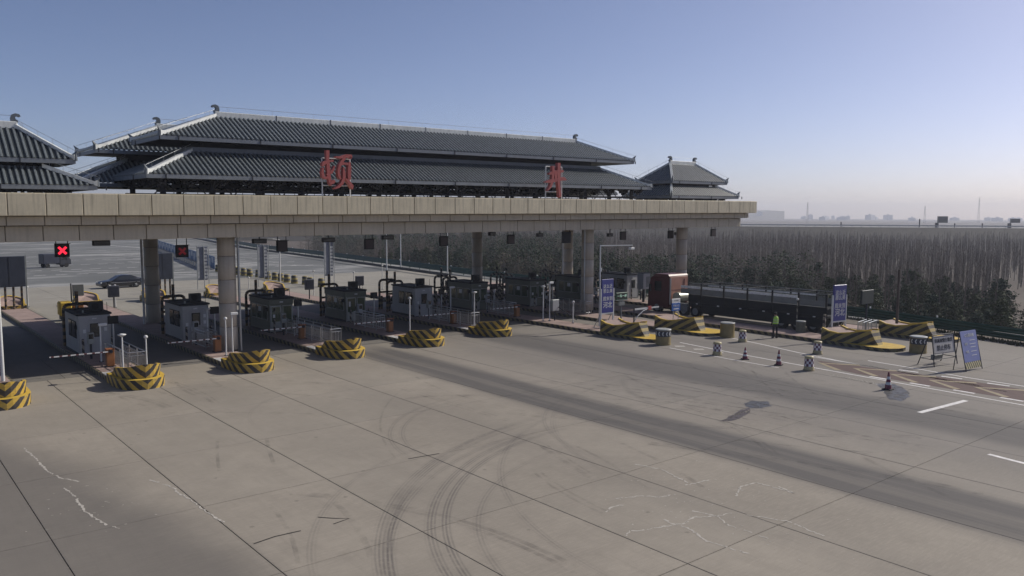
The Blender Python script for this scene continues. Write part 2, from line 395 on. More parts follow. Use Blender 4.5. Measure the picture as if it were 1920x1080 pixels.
def strip(mb, pts, w, z=.004, mi=0):
    L = []; 
    for i, p in enumerate(pts):
        a = Vector(pts[max(0, i-1)]); b = Vector(pts[min(len(pts)-1, i+1)]); d = (b-a).normalized(); nn = Vector((-d.y, d.x))
        ww = w[i] if isinstance(w, list) else w
        L.append((Vector(p)+nn*ww/2, Vector(p)-nn*ww/2))
    for i in range(len(L)-1):
        a, b = L[i]; c, d = L[i+1]
        mb.add([(a.x,a.y,z),(b.x,b.y,z),(d.x,d.y,z),(c.x,c.y,z)], [(0,1,2,3)], mi)
def marking(name, label, items, m, z=.004, cat='road marking', group=None):
    mb = MB()
    for pts, w_ in items: strip(mb, pts, w_, z)
    o = mb.obj(name, m, kind='structure')
    return o
marking('road_marking', '', [([(42.9,34.2),(42.3,30),(41.9,26),(41.4,20.2),(40.9,13.3),(40.5,8)], .13)], m_white_line)
marking('road_marking', '', [([(40.6,33.2),(40.2,28),(40.1,25)], .1), ([(47.5,34),(46.6,30.4),(45.6,27.2),(44.9,24.2),(44.3,20),(43.9,16)], .13), ([(45.0,26.6),(44.6,22),(44.2,19.6),(43.4,14.6)], .11)], m_white_line)
marking('road_marking', '', [([(35.7,15.35),(39.8,15.05)], .24), ([(31.35,11.0),(30.9,8.3)], .2)], m_white_line)
marking('road_marking', '', [([(41.4+.35*k*.0, 33.4-1.5*k),(41.9, 33.0-1.5*k)], .5) for k in (0,1,2)], m_worn)
mb = MB(); mb.poly([(43.9,24.9,.004),(42.3,22.8,.004),(41.95,21.3,.004),(41.9,17.6,.004),(41.85,9,.004),(41.7,4,.004),(44.6,4,.004),(44.6,12.6,.004),(44.7,16.7,.004),(44.4,20.5,.004)]); mb.obj('red_surfacing', m_maroon, kind='structure')
marking('road_marking', '', [([(44.45,y-1.75),(43.3,y),(42.1,y-1.75)], .34) for y in (24.3,22.2,20.1,18.1,15.9,13.7,11.5,9.3,7.1)], m_yline, .008)
marking('road_marking', '', [([(41.75, 20.6-2.1*k),(41.72, 19.6-2.1*k)], .22) for k in range(7)]+[([(44.85, 20.5-2.25*k),(44.95, 19.5-2.25*k)], .2) for k in range(7)], m_white_line, .008)
marking('road_marking', '', [([(46.3,23),(46.05,20.6),(45.6,17.4),(45.5,14.6),(45.5,8)], .13)], m_white_line)
marking('road_marking', '', [([(64.2,27),(63.1,22),(62.2,19.6),(61,15.5)], .14), ([(60.8,24),(59.6,18.8),(58.5,14.5)], .12), ([(51.5,16.5),(50.5,12.3)], .1)], m_white_line)
cracks = [[(15.65,14.11),(15.99,14.3),(16.22,14.12),(16.87,13.93),(17.28,13.8),(17.38,13.43),(17.03,12.54),(17.1,12.18),(17.14,11.72),(17.24,11.39)],
 [(17.35,14.24),(17.28,13.9),(17.48,13.69),(18.13,13.83),(18.66,13.5)],[(18.5,14.16),(18.63,13.84),(18.72,13.45),(19.25,13.34)],[(18.72,13.45),(18.39,12.85),(18.47,12.31),(18.44,11.63)],
 [(17.53,16.24),(18.27,15.94),(18.7,15.47),(19.34,15.38)],[(16.49,15.67),(16.98,15.82),(17.41,15.7)],[(20.55,14.11),(21.43,14.53),(22.13,14.42),(22.15,13.75),(22.17,13.12),(22.35,13.79)],
 [(7.16,26.73),(7.35,26.26),(7.52,25.48),(7.49,24.88),(7.59,24.21),(7.61,22.91),(7.71,21.7)],[(4.69,33.24),(4.8,31.36),(4.81,30.0),(4.98,28.82),(5.46,27.77)],[(4.9,27.58),(5.0,26.59),(4.94,24.95),(5.16,23.5),(5.43,22.95)],
 [(19.48,13.0),(19.71,12.45),(19.96,11.94),(19.77,11.03),(19.77,10.8)],[(20.53,18.18),(20.79,17.23),(20.4,15.8)],[(20.13,15.7),(20.67,15.59),(21.15,15.54)]]
rc = random.Random(3); items = []
for c in cracks:
    P = [Vector(c[0])]
    for q in c[1:]:
        q = Vector(q); a = P[-1]; n_ = max(2, int((q-a).length/.09))
        for k in range(1, n_+1):
            t_ = a.lerp(q, k/n_); P.append(t_+Vector((rc.uniform(-.035,.035), rc.uniform(-.035,.035))) if k < n_ else q)
    seg = [tuple(p) for p in P]; i = 0
    while i < len(seg)-2:
        L = rc.randint(3, 14); s_ = seg[i:i+L]
        if len(s_) > 1: items.append((s_, [rc.uniform(.02, .085) for _ in s_]))
        i += L-1 + rc.choice((0,0,1,2))
for _ in range(170):
    cx, cy = rc.choice(((17.5,14.5),(20.5,15.5),(18.8,11.8),(5.2,26),(21.5,13.2),(40.4,20.5)))
    x, y = rc.gauss(cx, 1.0), rc.gauss(cy, 1.3); a = rc.uniform(0, PI); l = rc.uniform(.02,.10)
    items.append(([(x,y),(x+l*math.cos(a),y+l*math.sin(a))], rc.uniform(.012,.03)))
for _ in range(150):   # trail of spilled chips by the red lane
    u_ = rc.random(); x = 40.4-.3*u_+rc.gauss(0,.10); y = 21.9-2.6*u_+rc.gauss(0,.2); a = rc.uniform(0, PI); l = rc.uniform(.05,.22)
    items.append(([(x,y),(x+l*math.cos(a),y+l*math.sin(a))], rc.uniform(.02,.07)))
marking('crack_repair', '', items, m_chalk)['kind'] = 'structure'
def blob(name, pts, m, z=.003):
    P = []; n = len(pts)
    for i in range(n):
        a = Vector(pts[i]); b = Vector(pts[(i+1)%n])
        for k in range(4):
            q = a.lerp(b, k/4)+Vector((rc.uniform(-.09,.09), rc.uniform(-.07,.07))); P.append((q.x,q.y,z))
    MB().poly(P).obj(name, m, kind='structure')
blob('wet_stain', [(31.06,21.14),(31.86,21.18),(32.45,20.72),(31.84,20.13),(31.07,20.1),(30.56,20.43)], m_water)
blob('wet_stain', [(30.7,20.5),(30.2,20.1),(28.95,19.73),(27.99,19.58),(27.75,19.89),(28.78,20.15),(29.82,20.5)], m_rust, .0035)
blob('wet_stain', [(40.9,18.9),(39.91,17.76),(38.5,17.0),(37.3,16.9),(37.2,17.4),(38.4,18.2),(39.6,19.1),(40.2,19.6)], m_water)
marking('crack_repair', '', [([(7.78,19.79),(8.4,19.9),(9.1,19.84)], .05), ([(9.9,20.45),(10.2,20.1),(10.53,19.82),(10.0,19.72)], .045), ([(14.8,23.5),(16.0,23.35)], .06)], m_joint)
# rubber scuffs crossing the slabs
m_scuff = mat('rubber_scuff', (.06,.055,.055), .8, var=.1)
t_s = m_scuff.node_tree; b_s = t_s.nodes['Principled BSDF']; g_s = N(t_s, 'NewGeometry').outputs['Position']
setin(b_s, 'Alpha', MA(t_s, 'MULTIPLY', RAMP(t_s, NOISE(t_s, g_s, 1.1, 5, .7), .42, .7), .20))
mbs = [MB() for _ in range(3)]
for k in range(60):
    if k < 26: cx, cy, a0 = rc.uniform(27,39), rc.uniform(12,26), rc.uniform(-.35,.35)+PI/2+.35
    else: cx, cy, a0 = rc.uniform(8,40), rc.uniform(9,40), PI/2+rc.gauss(0,.35)
    L = rc.uniform(4,13); kk = rc.uniform(-.09,.09); P = []; x, y, a = cx, cy, a0
    for q in range(14): P.append((x,y)); x += math.cos(a)*L/14; y += math.sin(a)*L/14; a += kk*L/14
    for o_ in ((0,), (0,.24), (0,1.75))[rc.randint(0,2)]:
        strip(mbs[k % 3], [(px+o_*math.cos(a0-PI/2), py+o_*math.sin(a0-PI/2)) for px, py in P], rc.uniform(.07,.2), .0022+.0004*(k % 3)+.00001*k)
for m in mbs: m.obj('skid_mark', m_scuff, kind='structure')
# markings on the far road beyond the canopy
items = []
for row, y in enumerate((124, 134, 146, 160, 176, 196)):
    for k in range(22): items.append(([(4+k*2.6+row*1.2, y+.0),(5.5+k*2.6+row*1.2, y+.3)], .32))
marking('road_marking', '', items, m_white_line, -.05)
marking('road_marking', '', [([(24,131),(42,108)], .3), ([(27,131.5),(44.5,109)], .3), ([(38,150),(62,118)], .35), ([(40,175),(60,150)], .35), ([(52,232),(58,190),(56,180)], .5), ([(44,118),(60,96)], .25), ([(47,119),(63,97)], .25)], m_white_line, -.045)
marking('road_marking', '', [([(15,91),(30,92.5),(45,99)], .25), ([(42.5,118),(44.5,93),(45.6,86)], .35), ([(46,118),(48,93),(49.6,80)], .25)], m_worn, .006)

# ------------------------------------------------------------------ toll canopy
TILT = math.radians(.42)
cano = thing('toll_canopy', 'long stone-clad toll gate canopy spanning all lanes below the tiled roofs', 'canopy')
cano.rotation_euler = (0, -TILT, 0)
Z0 = 0.0
def panels(nm, x_end, yf, z0, z1, m, y_off=0.0, b=.02):
    k = 0; x = 6.3 - 1.645*10
    while x < x_end - .1:
        x2 = min(x+1.645, x_end)
        MB().bbox(x+.018, x2-.018, yf, yf+.16, z0+random.uniform(-.004,.004), z1, b).obj(nm, m, cano)
        x = x2
panels('panel', 68.30, 45.5, 8.24, 9.34, m_cream)
panels('panel', 67.86, 46.1, 7.76, 8.2, m_cream2)
panels('panel', 67.45, 46.7, 6.93, 7.72, m_cream2)
mb = MB(); mb.box(-10, 68.2, 45.66, 67.6, 8.225, 9.36); mb.obj('roof_slab', m_cream, cano)
mb = MB(); mb.box(-10, 67.78, 46.26, 67.0, 7.745, 8.22); mb.box(-10, 67.37, 46.86, 66.4, 6.95, 7.74); mb.obj('soffit', m_soffit, cano)
for k, (x0, y0) in enumerate(((68.2, 45.52),(67.78,46.12),(67.37,46.72))):
    z = ((8.24,9.34),(7.76,8.2),(6.93,7.72))[k]
    for j in range(13):
        MB().bbox(x0+.0, x0+.1, y0+.02+j*1.66, y0+1.64+j*1.66, z[0], z[1], .01).obj('panel', (m_cream, m_cream2, m_cream2)[k], cano)
def column(x, y, seg=1.42, z1=6.98):
    c = mk('column', None, cano, (x, y, 0)); z = .1; 
    MB().cyl((0,0,-.1),(0,0,z1+.3),.485,n=40).obj('core', m_joint, c)
    while z < z1:
        z2 = min(z+seg, z1+.1)
        MB().lathe([(.5,z),(.515,z+.012),(.515,z2-.03),(.5,z2-.018)], 40).obj('cladding_ring', m_colm, c); z = z2
    # small capital brackets
    mb = MB()
    for a in range(4):
        t = a*PI/2+PI/4; mb.box(-.9,.9,-.08,.08,z1-.12,z1) if a == 0 else None
    mb.obj('capital_beam', m_dark, c)
    return c
for y in (48.5, 63.9):
    for x in (17.85, 48.4, 60.8, -13):
        column(x, y)
for x, y, s in ((18.42, 48.05, 1), (18.5, 48.35, 1), (47.75, 48.2, -1), (5.75, 45.95, 0), (5.52,46.1,0), (17.0,63.2,0), (59.7,63.6,0)):
    MB().cyl((x,y,0),(x,y,7.2 if s else 7.0),.055 if s else .085,n=10).obj('downpipe', m_white if s == 0 else m_steel, cano)

# ------------------------------------------------------------------ tiled roofs
def hip(parent, x0, x1, y0, y1, ze, tx0, tx1, ty0, ty1, zt, pitch=.30, sides='FLRB', ridge=True, horn=.35, hips='ABCD', lift=.12):
    """hipped slope from an eave rectangle to a top rectangle; ribs run down the slopes"""
    E = {'A':(x0,y0),'B':(x1,y0),'C':(x1,y1),'D':(x0,y1)}; T = {'A':(tx0,ty0),'B':(tx1,ty0),'C':(tx1,ty1),'D':(tx0,ty1)}
    side = {'F':('A','B'),'R':('B','C'),'B':('C','D'),'L':('D','A')}
    for s in sides:
        a, b = side[s]; ea, eb, ta, tb = Vector((*E[a],ze)), Vector((*E[b],ze)), Vector((*T[a],zt)), Vector((*T[b],zt))
        m = MB(); m.poly([ea, eb, tb, ta] if (tb-ta).length > .01 else [ea, eb, ta]); m.obj('roof_slope', m_tile, parent)
        u = (eb-ea).normalized(); L = (eb-ea).length
        v = (ta-ea) - u*((ta-ea).dot(u)); V = v.length; vd = v/V; nn = u.cross(vd)
        if nn.z < 0: nn = -nn
        off_a = (ta-ea).dot(u); off_b = (eb-tb).dot(u); n = int(L/pitch); rb = MB()
        for k in range(n+1):
            t = (k+.5)*L/(n+1); h = 1.0
            if t < off_a: h = t/off_a
            if L-t < off_b: h = min(h, (L-t)/off_b)
            p0 = ea+u*t+vd*-.06; p1 = ea+u*t+vd*(V*h); r = .075
            rb.add([p0-u*r+nn*.005, p0-u*r*.6+nn*.075, p0+u*r*.6+nn*.075, p0+u*r+nn*.005, p1-u*r+nn*.005, p1-u*r*.6+nn*.075, p1+u*r*.6+nn*.075, p1+u*r+nn*.005],
                   [(0,1,5,4),(1,2,6,5),(2,3,7,6),(3,2,1,0)])
            # tile laps along the rib
            j = .35
            while j < V*h-.1 and L > 15:
                q = ea+u*t+vd*j; rb.add([q-u*r*.75+nn*.08, q+u*r*.75+nn*.08, q+u*r*.75+nn*.095+vd*.05, q-u*r*.75+nn*.095+vd*.05], [(0,1,2,3)]); j += .42
        o = rb.obj('tile_ribs', m_rib, parent, kind='stuff')
        # eave board with gutter
        w_ = MB(); d = nn*0; outv = Vector((-(u.y), u.x, 0)); 
        if outv.dot(ea-ta) < 0: outv = -outv
        z_ = Vector((0,0,1))
        def ebx(mb, oa, ob, za, zb, ext):
            A, B = ea-u*ext, eb+u*ext
            pts = [A+outv*oa+z_*za, B+outv*oa+z_*za, B+outv*ob+z_*za, A+outv*ob+z_*za, A+outv*oa+z_*zb, B+outv*oa+z_*zb, B+outv*ob+z_*zb, A+outv*ob+z_*zb]
            mb.add(pts, [(0,3,2,1),(4,5,6,7),(0,1,5,4),(1,2,6,5),(2,3,7,6),(3,0,4,7)])
        ebx(w_, -.05, .06, -.26, -.03, .05); w_.obj('eave_board', m_eave, parent)
        k = 0
        for q in range(int(L/5)+1): 
            p = ea+u*(q*5+1)+outv*.065; MB().box(p.x-.03, p.x+.03, p.y-.03, p.y+.03, p.z-.27, p.z-.02).obj('gutter_joint', m_dark, parent)
    # soffit
    MB().poly([(x0+.1,y0+.1,ze-.2),(x1-.1,y0+.1,ze-.2),(x1-.1,y1-.1,ze-.2),(x0+.1,y1-.1,ze-.2)]).obj('soffit', m_dredge, parent)
    for h in hips:
        e, t = Vector((*E[h], ze)), Vector((*T[h], zt)); d = (t-e); dd = d.normalized(); e2 = e-dd*.1
        s_ = Vector((-dd.y, dd.x, 0)).normalized()*.11; up = Vector((0,0,1))
        m = MB(); pts = []
        steps = [(0, .30), (.05, .20), (.12, .17), (1.0, .2)]
        for f_, hh in steps:
            p = e2+(t-e2)*f_; pts += [p-s_-up*.02, p-s_+up*hh, p+s_+up*hh, p+s_-up*.02]
        F = [(4*i+a, 4*i+(a+1)%4, 4*(i+1)+(a+1)%4, 4*(i+1)+a) for i in range(3) for a in range(4)]
        m.add(pts, F+[(3,2,1,0),(12,13,14,15)]); hr = m.obj('hip_ridge', m_ridge, parent)
        m = MB(); q = e2+up*.2; o_ = -Vector((dd.x, dd.y, 0)).normalized()
        m.add([q-s_*.5, q+s_*.5, q+s_*.4+up*.12-o_*.18, q-s_*.4+up*.12-o_*.18, q+o_*.16+up*horn, q+o_*.10+up*horn*.6-s_*.4, q+o_*.10+up*horn*.6+s_*.4],
              [(0,1,6,5),(1,2,4,6),(2,3,4),(3,0,5,4),(5,6,4)]); m.cyl(q-up*.25, q+up*.06, .1, .08, 8); m.obj('finial', m_ridged, hr)
        # conductor wire on stand-offs
        m = MB(); m.cyl(e2+up*.5, t+up*.45, .012, n=4)
        for k in range(4): p = e2+(t-e2)*(k+.5)/4; m.cyl(p+up*.15, p+up*.48, .01, n=4)
        m.obj('lightning_wire', m_steel, hr)
    if ridge:
        m = MB(); yc = (ty0+ty1)/2; m.bbox(tx0-.1, tx1+.1, yc-.14, yc+.14, zt-.1, zt+.3, .03); m.obj('main_ridge', m_ridge, parent)
        m = MB()
        m.cyl((tx0,yc,zt+.62),(tx1,yc,zt+.62),.012,n=4)
        k = tx0+.8
        while k < tx1: m.cyl((k,yc,zt+.3),(k,yc,zt+.63),.01,n=4); k += 3
        m.obj('lightning_wire', m_steel, parent)
        k = tx0+4
        m = MB()
        while k < tx1: m.box(k,k+.05,yc-.155,yc+.155,zt-.1,zt+.315); k += 4
        m.obj('ridge_joint', m_dark, parent)
        for sx, xx in ((-1, tx0), (1, tx1)):
            m = MB(); pr = [(0,0),(.42,0),(.46,.35),(.36,.62),(.12,.72),(-.12,.66),(-.2,.5),(-.08,.44),(.04,.5),(.16,.42),(.12,.25),(0,.2)]
            pp = [(xx-sx*.05+sx*(-a+.25)*.75, b_*.72+.08) for a, b_ in pr]
            for yy, in ((-.1,), (.1,)): pass
            n = len(pp); vs = [(x_, yc-.11, zt+.15+z_) for x_, z_ in pp]+[(x_, yc+.11, zt+.15+z_) for x_, z_ in pp]
            m.add(vs, [tuple(range(n)), tuple(range(n,2*n))[::-1]]+[(i,(i+1)%n,n+(i+1)%n,n+i) for i in range(n)]); m.obj('ridge_finial', m_ridged, parent)
def bracket_row(parent, x0, x1, y0, y1, z0, z1, step=1.5):
    # clustered eave brackets (block, arms, block)
    P = []
    n = max(2, int((x1-x0)/step))
    for k in range(n+1):
        x = x0+(x1-x0)*k/n; P += [(x, y0, 0)]
        if k % 1 == 0: P += [(x, y1, 0)]
    n = max(1, int((y1-y0)/step))
    for k in range(1, n): P += [(x0, y0+(y1-y0)*k/n, 1), (x1, y0+(y1-y0)*k/n, 1)]
    h = z1-z0
    for x, y, a in P:
        m = MB(); m.box(x-.12,x+.12,y-.12,y+.12,z0,z0+h*.3); m.box(x-.42,x+.42,y-.07,y+.07,z0+h*.3,z0+h*.5); m.box(x-.07,x+.07,y-.42,y+.42,z0+h*.3,z0+h*.5)
        for dx in (-.36, 0, .36): m.box(x+dx-.08,x+dx+.08,y-.1,y+.1,z0+h*.5,z0+h*.7)
        m.box(x-.6,x+.6,y-.06,y+.06,z0+h*.7,z1); m.box(x-.06,x+.06,y-.6,y+.6,z0+h*.7,z1-.002)
        m.obj('eave_bracket', m_dredge, parent)
def tilt(o): o.rotation_euler = (0, -TILT, 0); return o
main = tilt(thing('gate_roof', 'long double-eaved dark tiled roof above the middle of the toll canopy', 'roof'))
def T_(z, x): return z - x*math.tan(TILT)      # heights were measured level
# front block
hip(main, 14.8, 55.6, 50, 56, 12.9, 19.15, 51.2, 53, 53, 14.52, hips='ABD', ridge=True)
hip(main, 13.4, 55.7, 48, 56.5, 10.56, 16.8, 52.3, 50.9, 55.6, 12.05, ridge=False, hips='AB')
MB().box(16.8, 52.3, 50.9, 55.6, 12.0, 12.35).obj('upper_frieze', m_eave, main)
MB().box(17.6, 51.6, 51.4, 55.2, 12.25, 12.75).obj('upper_wall', m_dredge, main)
# wider wing block behind
hip(main, 12.7, 57.6, 56.2, 61.2, 12.35, 17.2, 53, 58.8, 58.8, 14.1, hips='AD', ridge=True, sides='FL')
hip(main, 11.3, 58.4, 54.6, 63, 10.2, 14.8, 54.5, 57.6, 60, 11.7, ridge=False, hips='AD', sides='FLR')
MB().box(14.8, 54.5, 57.6, 60, 11.65, 12.4).obj('wing_wall', m_dredge, main)
for k in range(15):
    x = 14.6+k*(54.6-14.6)/14
    MB().cyl((x,49.3,9.3),(x,49.3,10.4),.17,n=12).obj('roof_post', m_dredge, main)
    MB().cyl((x,55.6,9.3),(x,55.6,10.4),.17,n=12).obj('roof_post', m_dredge, main)
bracket_row(main, 14.2, 54.8, 48.7, 55.9, 9.85, 10.36, 1.75)
mb = MB(); mb.box(14.2,55,49.1,49.25,9.55,9.7); mb.box(14.2,55,55.6,55.8,9.36,9.6)
for k in range(60):
    x = 14.5+k*.68; mb.cyl((x,49.2,9.35),(x,49.2,9.62),.02,n=5)
mb.obj('tie_beam', m_dredge, main)
mb = MB()
for k in range(26):
    x = 14.4+k*1.6; mb.cyl((x,50.6,9.4),(x+.8,50.6,10.1),.035,n=5); mb.cyl((x+.8,50.6,10.1),(x+1.6,50.6,9.4),.035,n=5)
mb.obj('roof_truss', m_dark, main)
def pavilion(nm, lab, x0, x1):
    t = tilt(thing(nm, lab, 'roof'))
    xm0, xm1 = x0+2.3, x1-2.4
    dz = 0
    hip(t, x0, x1, 50, 54.5, 11.30, xm0, xm1, 52.2, 52.2, 13.05)
    hip(t, x0-1.05, x1+.85, 49.2, 55.2, 9.88, x0+.2, x1-1.5, 50.3, 54.1, 10.82, ridge=False)
    MB().box(x0+.3, x1-1.6, 50.4, 54.0, 10.7, 10.86).obj('upper_frieze', m_eave, t)
    bracket_row(t, x0+.9, x1-1.3, 50.6, 53.9, 10.86, 11.12, 1.0)
    bracket_row(t, x0+.2, x1-.6, 50.1, 54.3, 9.36, 9.68, 1.25)
    return t
pavilion('corner_pavilion', 'small two-tiered tiled pavilion roof at the right end of the canopy', 61.1, 69.6)
pavilion('corner_pavilion', 'two-tiered tiled pavilion roof cut off by the left edge', 1.6, 10.2)
# clutter on the deck between: low parapet and cables
MB().box(11.5, 66, 49.3, 49.36, 9.36, 9.42).obj('deck_rail', m_dark, main)

# ------------------------------------------------------------------ station name characters
def brush(mb, pts, y0, y1, ox, oz, sx, sz, cx, cy):
    P = [(ox+(p[0]-cx)*sx, oz-(p[1]-cy)*sz, p[2]*.5) for p in pts]
    # subdivide
    Q = []
    for i in range(len(P)-1):
        for k in range(4):
            t = k/4; Q.append(tuple(P[i][j]*(1-t)+P[i+1][j]*t for j in range(3)))
    Q.append(P[-1])
    L, R = [], []
    for i, q in enumerate(Q):
        a = Q[max(0,i-1)]; b = Q[min(len(Q)-1,i+1)]; dx, dz = b[0]-a[0], b[1]-a[1]; l = math.hypot(dx,dz) or 1
        nx, nz = -dz/l, dx/l; wx = q[2]*sx; wz = q[2]*sz
        L.append((q[0]+nx*wx, q[1]+nz*wz)); R.append((q[0]-nx*wx, q[1]-nz*wz))
    n = len(Q)
    for i in range(n-1):
        a,b,c,d = L[i],L[i+1],R[i+1],R[i]
        vs = [(p[0],y0,p[1]) for p in (a,b,c,d)]+[(p[0],y1,p[1]) for p in (a,b,c,d)]
        F = [(0,1,2,3),(7,6,5,4),(0,4,5,1),(2,6,7,3)]
        if i == 0: F.append((3,7,4,0))
        if i == n-2: F.append((1,5,6,2))
        mb.add(vs, F)
def charsign(lab, strokes, cx, cy, X, Z, sx, sz, frame):
    t = thing('character_sign', lab, 'sign', group=None)
    m = MB()
    for i, s in enumerate(strokes): brush(m, s, 45.72-.003*i, 45.98+.003*i, X, Z, sx, sz, cx, cy)
    m.obj('red_character', m_red, t)
    x0, x1, z0, z1 = frame; f = MB()
    for xx in (x0, x1): f.cyl((xx,46.06,9.3+.0079*X),(xx,46.06,z1),.045,n=8)
    for zz in (z1, z0+.3): f.cyl((x0,46.06,zz),(x1,46.06,zz),.035,n=8)
    f.obj('support_frame', m_white, t)
dun = [[(465,215,52),(463,380,48),(470,500,55),(478,650,52),(500,790,46),(512,830,16)],
 [(375,500,22),(400,440,62),(470,408,42),(560,392,34)], [(385,520,30),(372,600,40),(385,680,44),(425,705,40),(475,670,32)],
 [(575,480,16),(548,560,36),(500,610,40),(440,650,36)], [(500,620,30),(535,590,34)], [(490,800,30),(540,770,60),(572,740,44)],
 [(592,325,26),(680,330,42),(780,298,60),(850,300,66),(845,345,20)], [(745,330,42),(700,400,48),(660,470,46),(640,560,40),(645,650,40),(672,715,26)],
 [(640,480,24),(730,430,36),(815,440,40)],
 [(828,400,26),(826,500,56),(822,620,54),(820,715,44)], [(725,500,20),(732,600,42),(728,700,46),(690,790,50),(630,850,44),(560,885,18)], [(760,700,26),(820,770,50),(862,830,56),(868,885,16)]]
charsign('red calligraphy character on a white frame, left of the two on the canopy', dun, 625, 600, 23.84, 10.98, 1/9/27.5, 1/9/32, (22.95, 24.85, 9.9, 11.85))
jing = [[(300,480,30),(360,455,66),(470,430,66),(585,410,40)], [(225,640,22),(320,620,66),(450,590,62),(600,560,66),(650,585,14)],
 [(378,320,42),(380,450,46),(365,600,44),(330,720,44),(268,800,18)], [(492,255,56),(492,450,60),(492,650,50),(508,800,40),(520,890,50),(500,930,18)], [(430,440,60),(430,600,40)]]
charsign('red calligraphy character on a white frame, right of the two on the canopy', jing, 440, 590, 42.15, 11.1, 1/10.8/18.2, 1/10.8/24.0, (41.35, 43.0, 9.9, 12.1))

# ------------------------------------------------------------------ text
def text_obj(s, size, mtl, parent, loc, rot=(PI/2,0,0), name='lettering', sx=1, depth=.004, align='CENTER', bold=0.0):
    cu = bpy.data.curves.new('t', 'FONT'); cu.body = s; cu.size = size; cu.extrude = depth; cu.align_x = align; cu.align_y = 'CENTER'
    cu.resolution_u = 2; cu.offset = bold
    o = bpy.data.objects.new('t', cu); COL.objects.link(o)
    me = bpy.data.meshes.new_from_object(o.evaluated_get(bpy.context.evaluated_depsgraph_get()))
    bpy.data.objects.remove(o); bpy.data.curves.remove(cu)
    me.materials.clear(); me.materials.append(mtl)
    q = mk(name, me, parent, loc); q.rotation_euler = rot; q.scale = (sx, 1, 1); return q

# ------------------------------------------------------------------ toll islands
def nose_a(par):
    m = MB()
    def outline(w, yt, yl, yb, n=14):
        P = [(w, yb)]
        for i in range(n+1):
            th = PI*i/n; P.append((w*math.cos(th), yt+yl*(1-math.sin(th)**.75)))
        P.append((-w, yb)); return P
    lo = outline(1.12, 0, 1.7, 3.0); up = outline(1.0, .28, 1.6, 2.6)
    n = len(lo)
    m.add([(x,y,0) for x,y in lo]+[(x,y,.48) for x,y in lo], [(i,n+i,n+(i+1)%n,(i+1)%n) for i in range(n)])
    ledge = [(x*.86, .28+(y)*.9) for x,y in lo]
    m.add([(x,y,.48) for x,y in lo]+[(x,y,.5) for x,y in ledge], [(i,n+i,n+(i+1)%n,(i+1)%n) for i in range(n)], 1)
    def hz(y):
        d = y-.28
        if d < .35: return 1.18-.35*d
        if d < 1.6: return 1.05-.1*(d-.35)
        t = min(1, (d-1.6)/.8); return .92-(.62)*(t*t*(3-2*t))
    sub = []
    for i in range(len(up)):
        a, b = up[i], up[(i+1)%len(up)]
        k_ = 5 if i in (0, len(up)-2) else 1
        for k in range(k_): sub.append((a[0]+(b[0]-a[0])*k/k_, a[1]+(b[1]-a[1])*k/k_))
    up = sub; n = len(up)
    inn = [(x*.86, .28+.16+(y-.28)*.9) for x,y in up]
    # walls lean outwards to the top like a prow
    m.add([(x*.98,y+.06,.46) for x,y in up]+[(x,y,hz(y)) for x,y in up], [(i,n+i,n+(i+1)%n,(i+1)%n) for i in range(n)])
    m.add([(x,y,hz(y)) for x,y in up]+[(x,y,hz(y)) for x,y in inn], [(i,n+i,n+(i+1)%n,(i+1)%n) for i in range(n)], 1)
    m.add([(x,y,hz(y)) for x,y in inn]+[(x,y,hz(y)-.1) for x,y in inn]+[(0,1.4,.84)], [(i,n+i,n+(i+1)%n,(i+1)%n) for i in range(n)]+[(n+i,2*n,n+(i+1)%n) for i in range(n)], 2)
    return m.obj('crash_nose', [m_nose, m_yel, m_pink], par)
def island_a(x, y, L, lab):
    t = thing('toll_island', lab, 'traffic island', (x, y, 0), group=None)
    MB().box(-1.05,1.05,2.6,L-2.4,0,.22).obj('kerb', m_kerb, t)
    MB().box(-.93,.93,2.95,L-2.4,.22,.232).obj('paving', m_pink, t)
    nose_a(t)
    o = nose_a(t); o.rotation_euler = (0,0,PI); o.location = (0, L, 0)
    m = MB()      # white reflective studs on the kerb corner near the nose
    for k in range(5): m.box(-1.0,-.55,2.98+k*.34,3.2+k*.34,.232,.245)
    m.obj('reflector_plate', m_white, t)
    return t
isl_x = [5.1, 11.0, 16.95, 22.9, 29.1, 35.3]
ords = ['cut off at the left edge', 'second from the left', 'third from left, under the big column', 'fourth from the left', 'fifth from the left', 'sixth from the left, rightmost of them']
for i, x in enumerate(isl_x):
    island_a(x, 40.1+i*.62, 42.5-i*.3, 'yellow-black striped toll island with boat-shaped crash nose, '+ords[i])
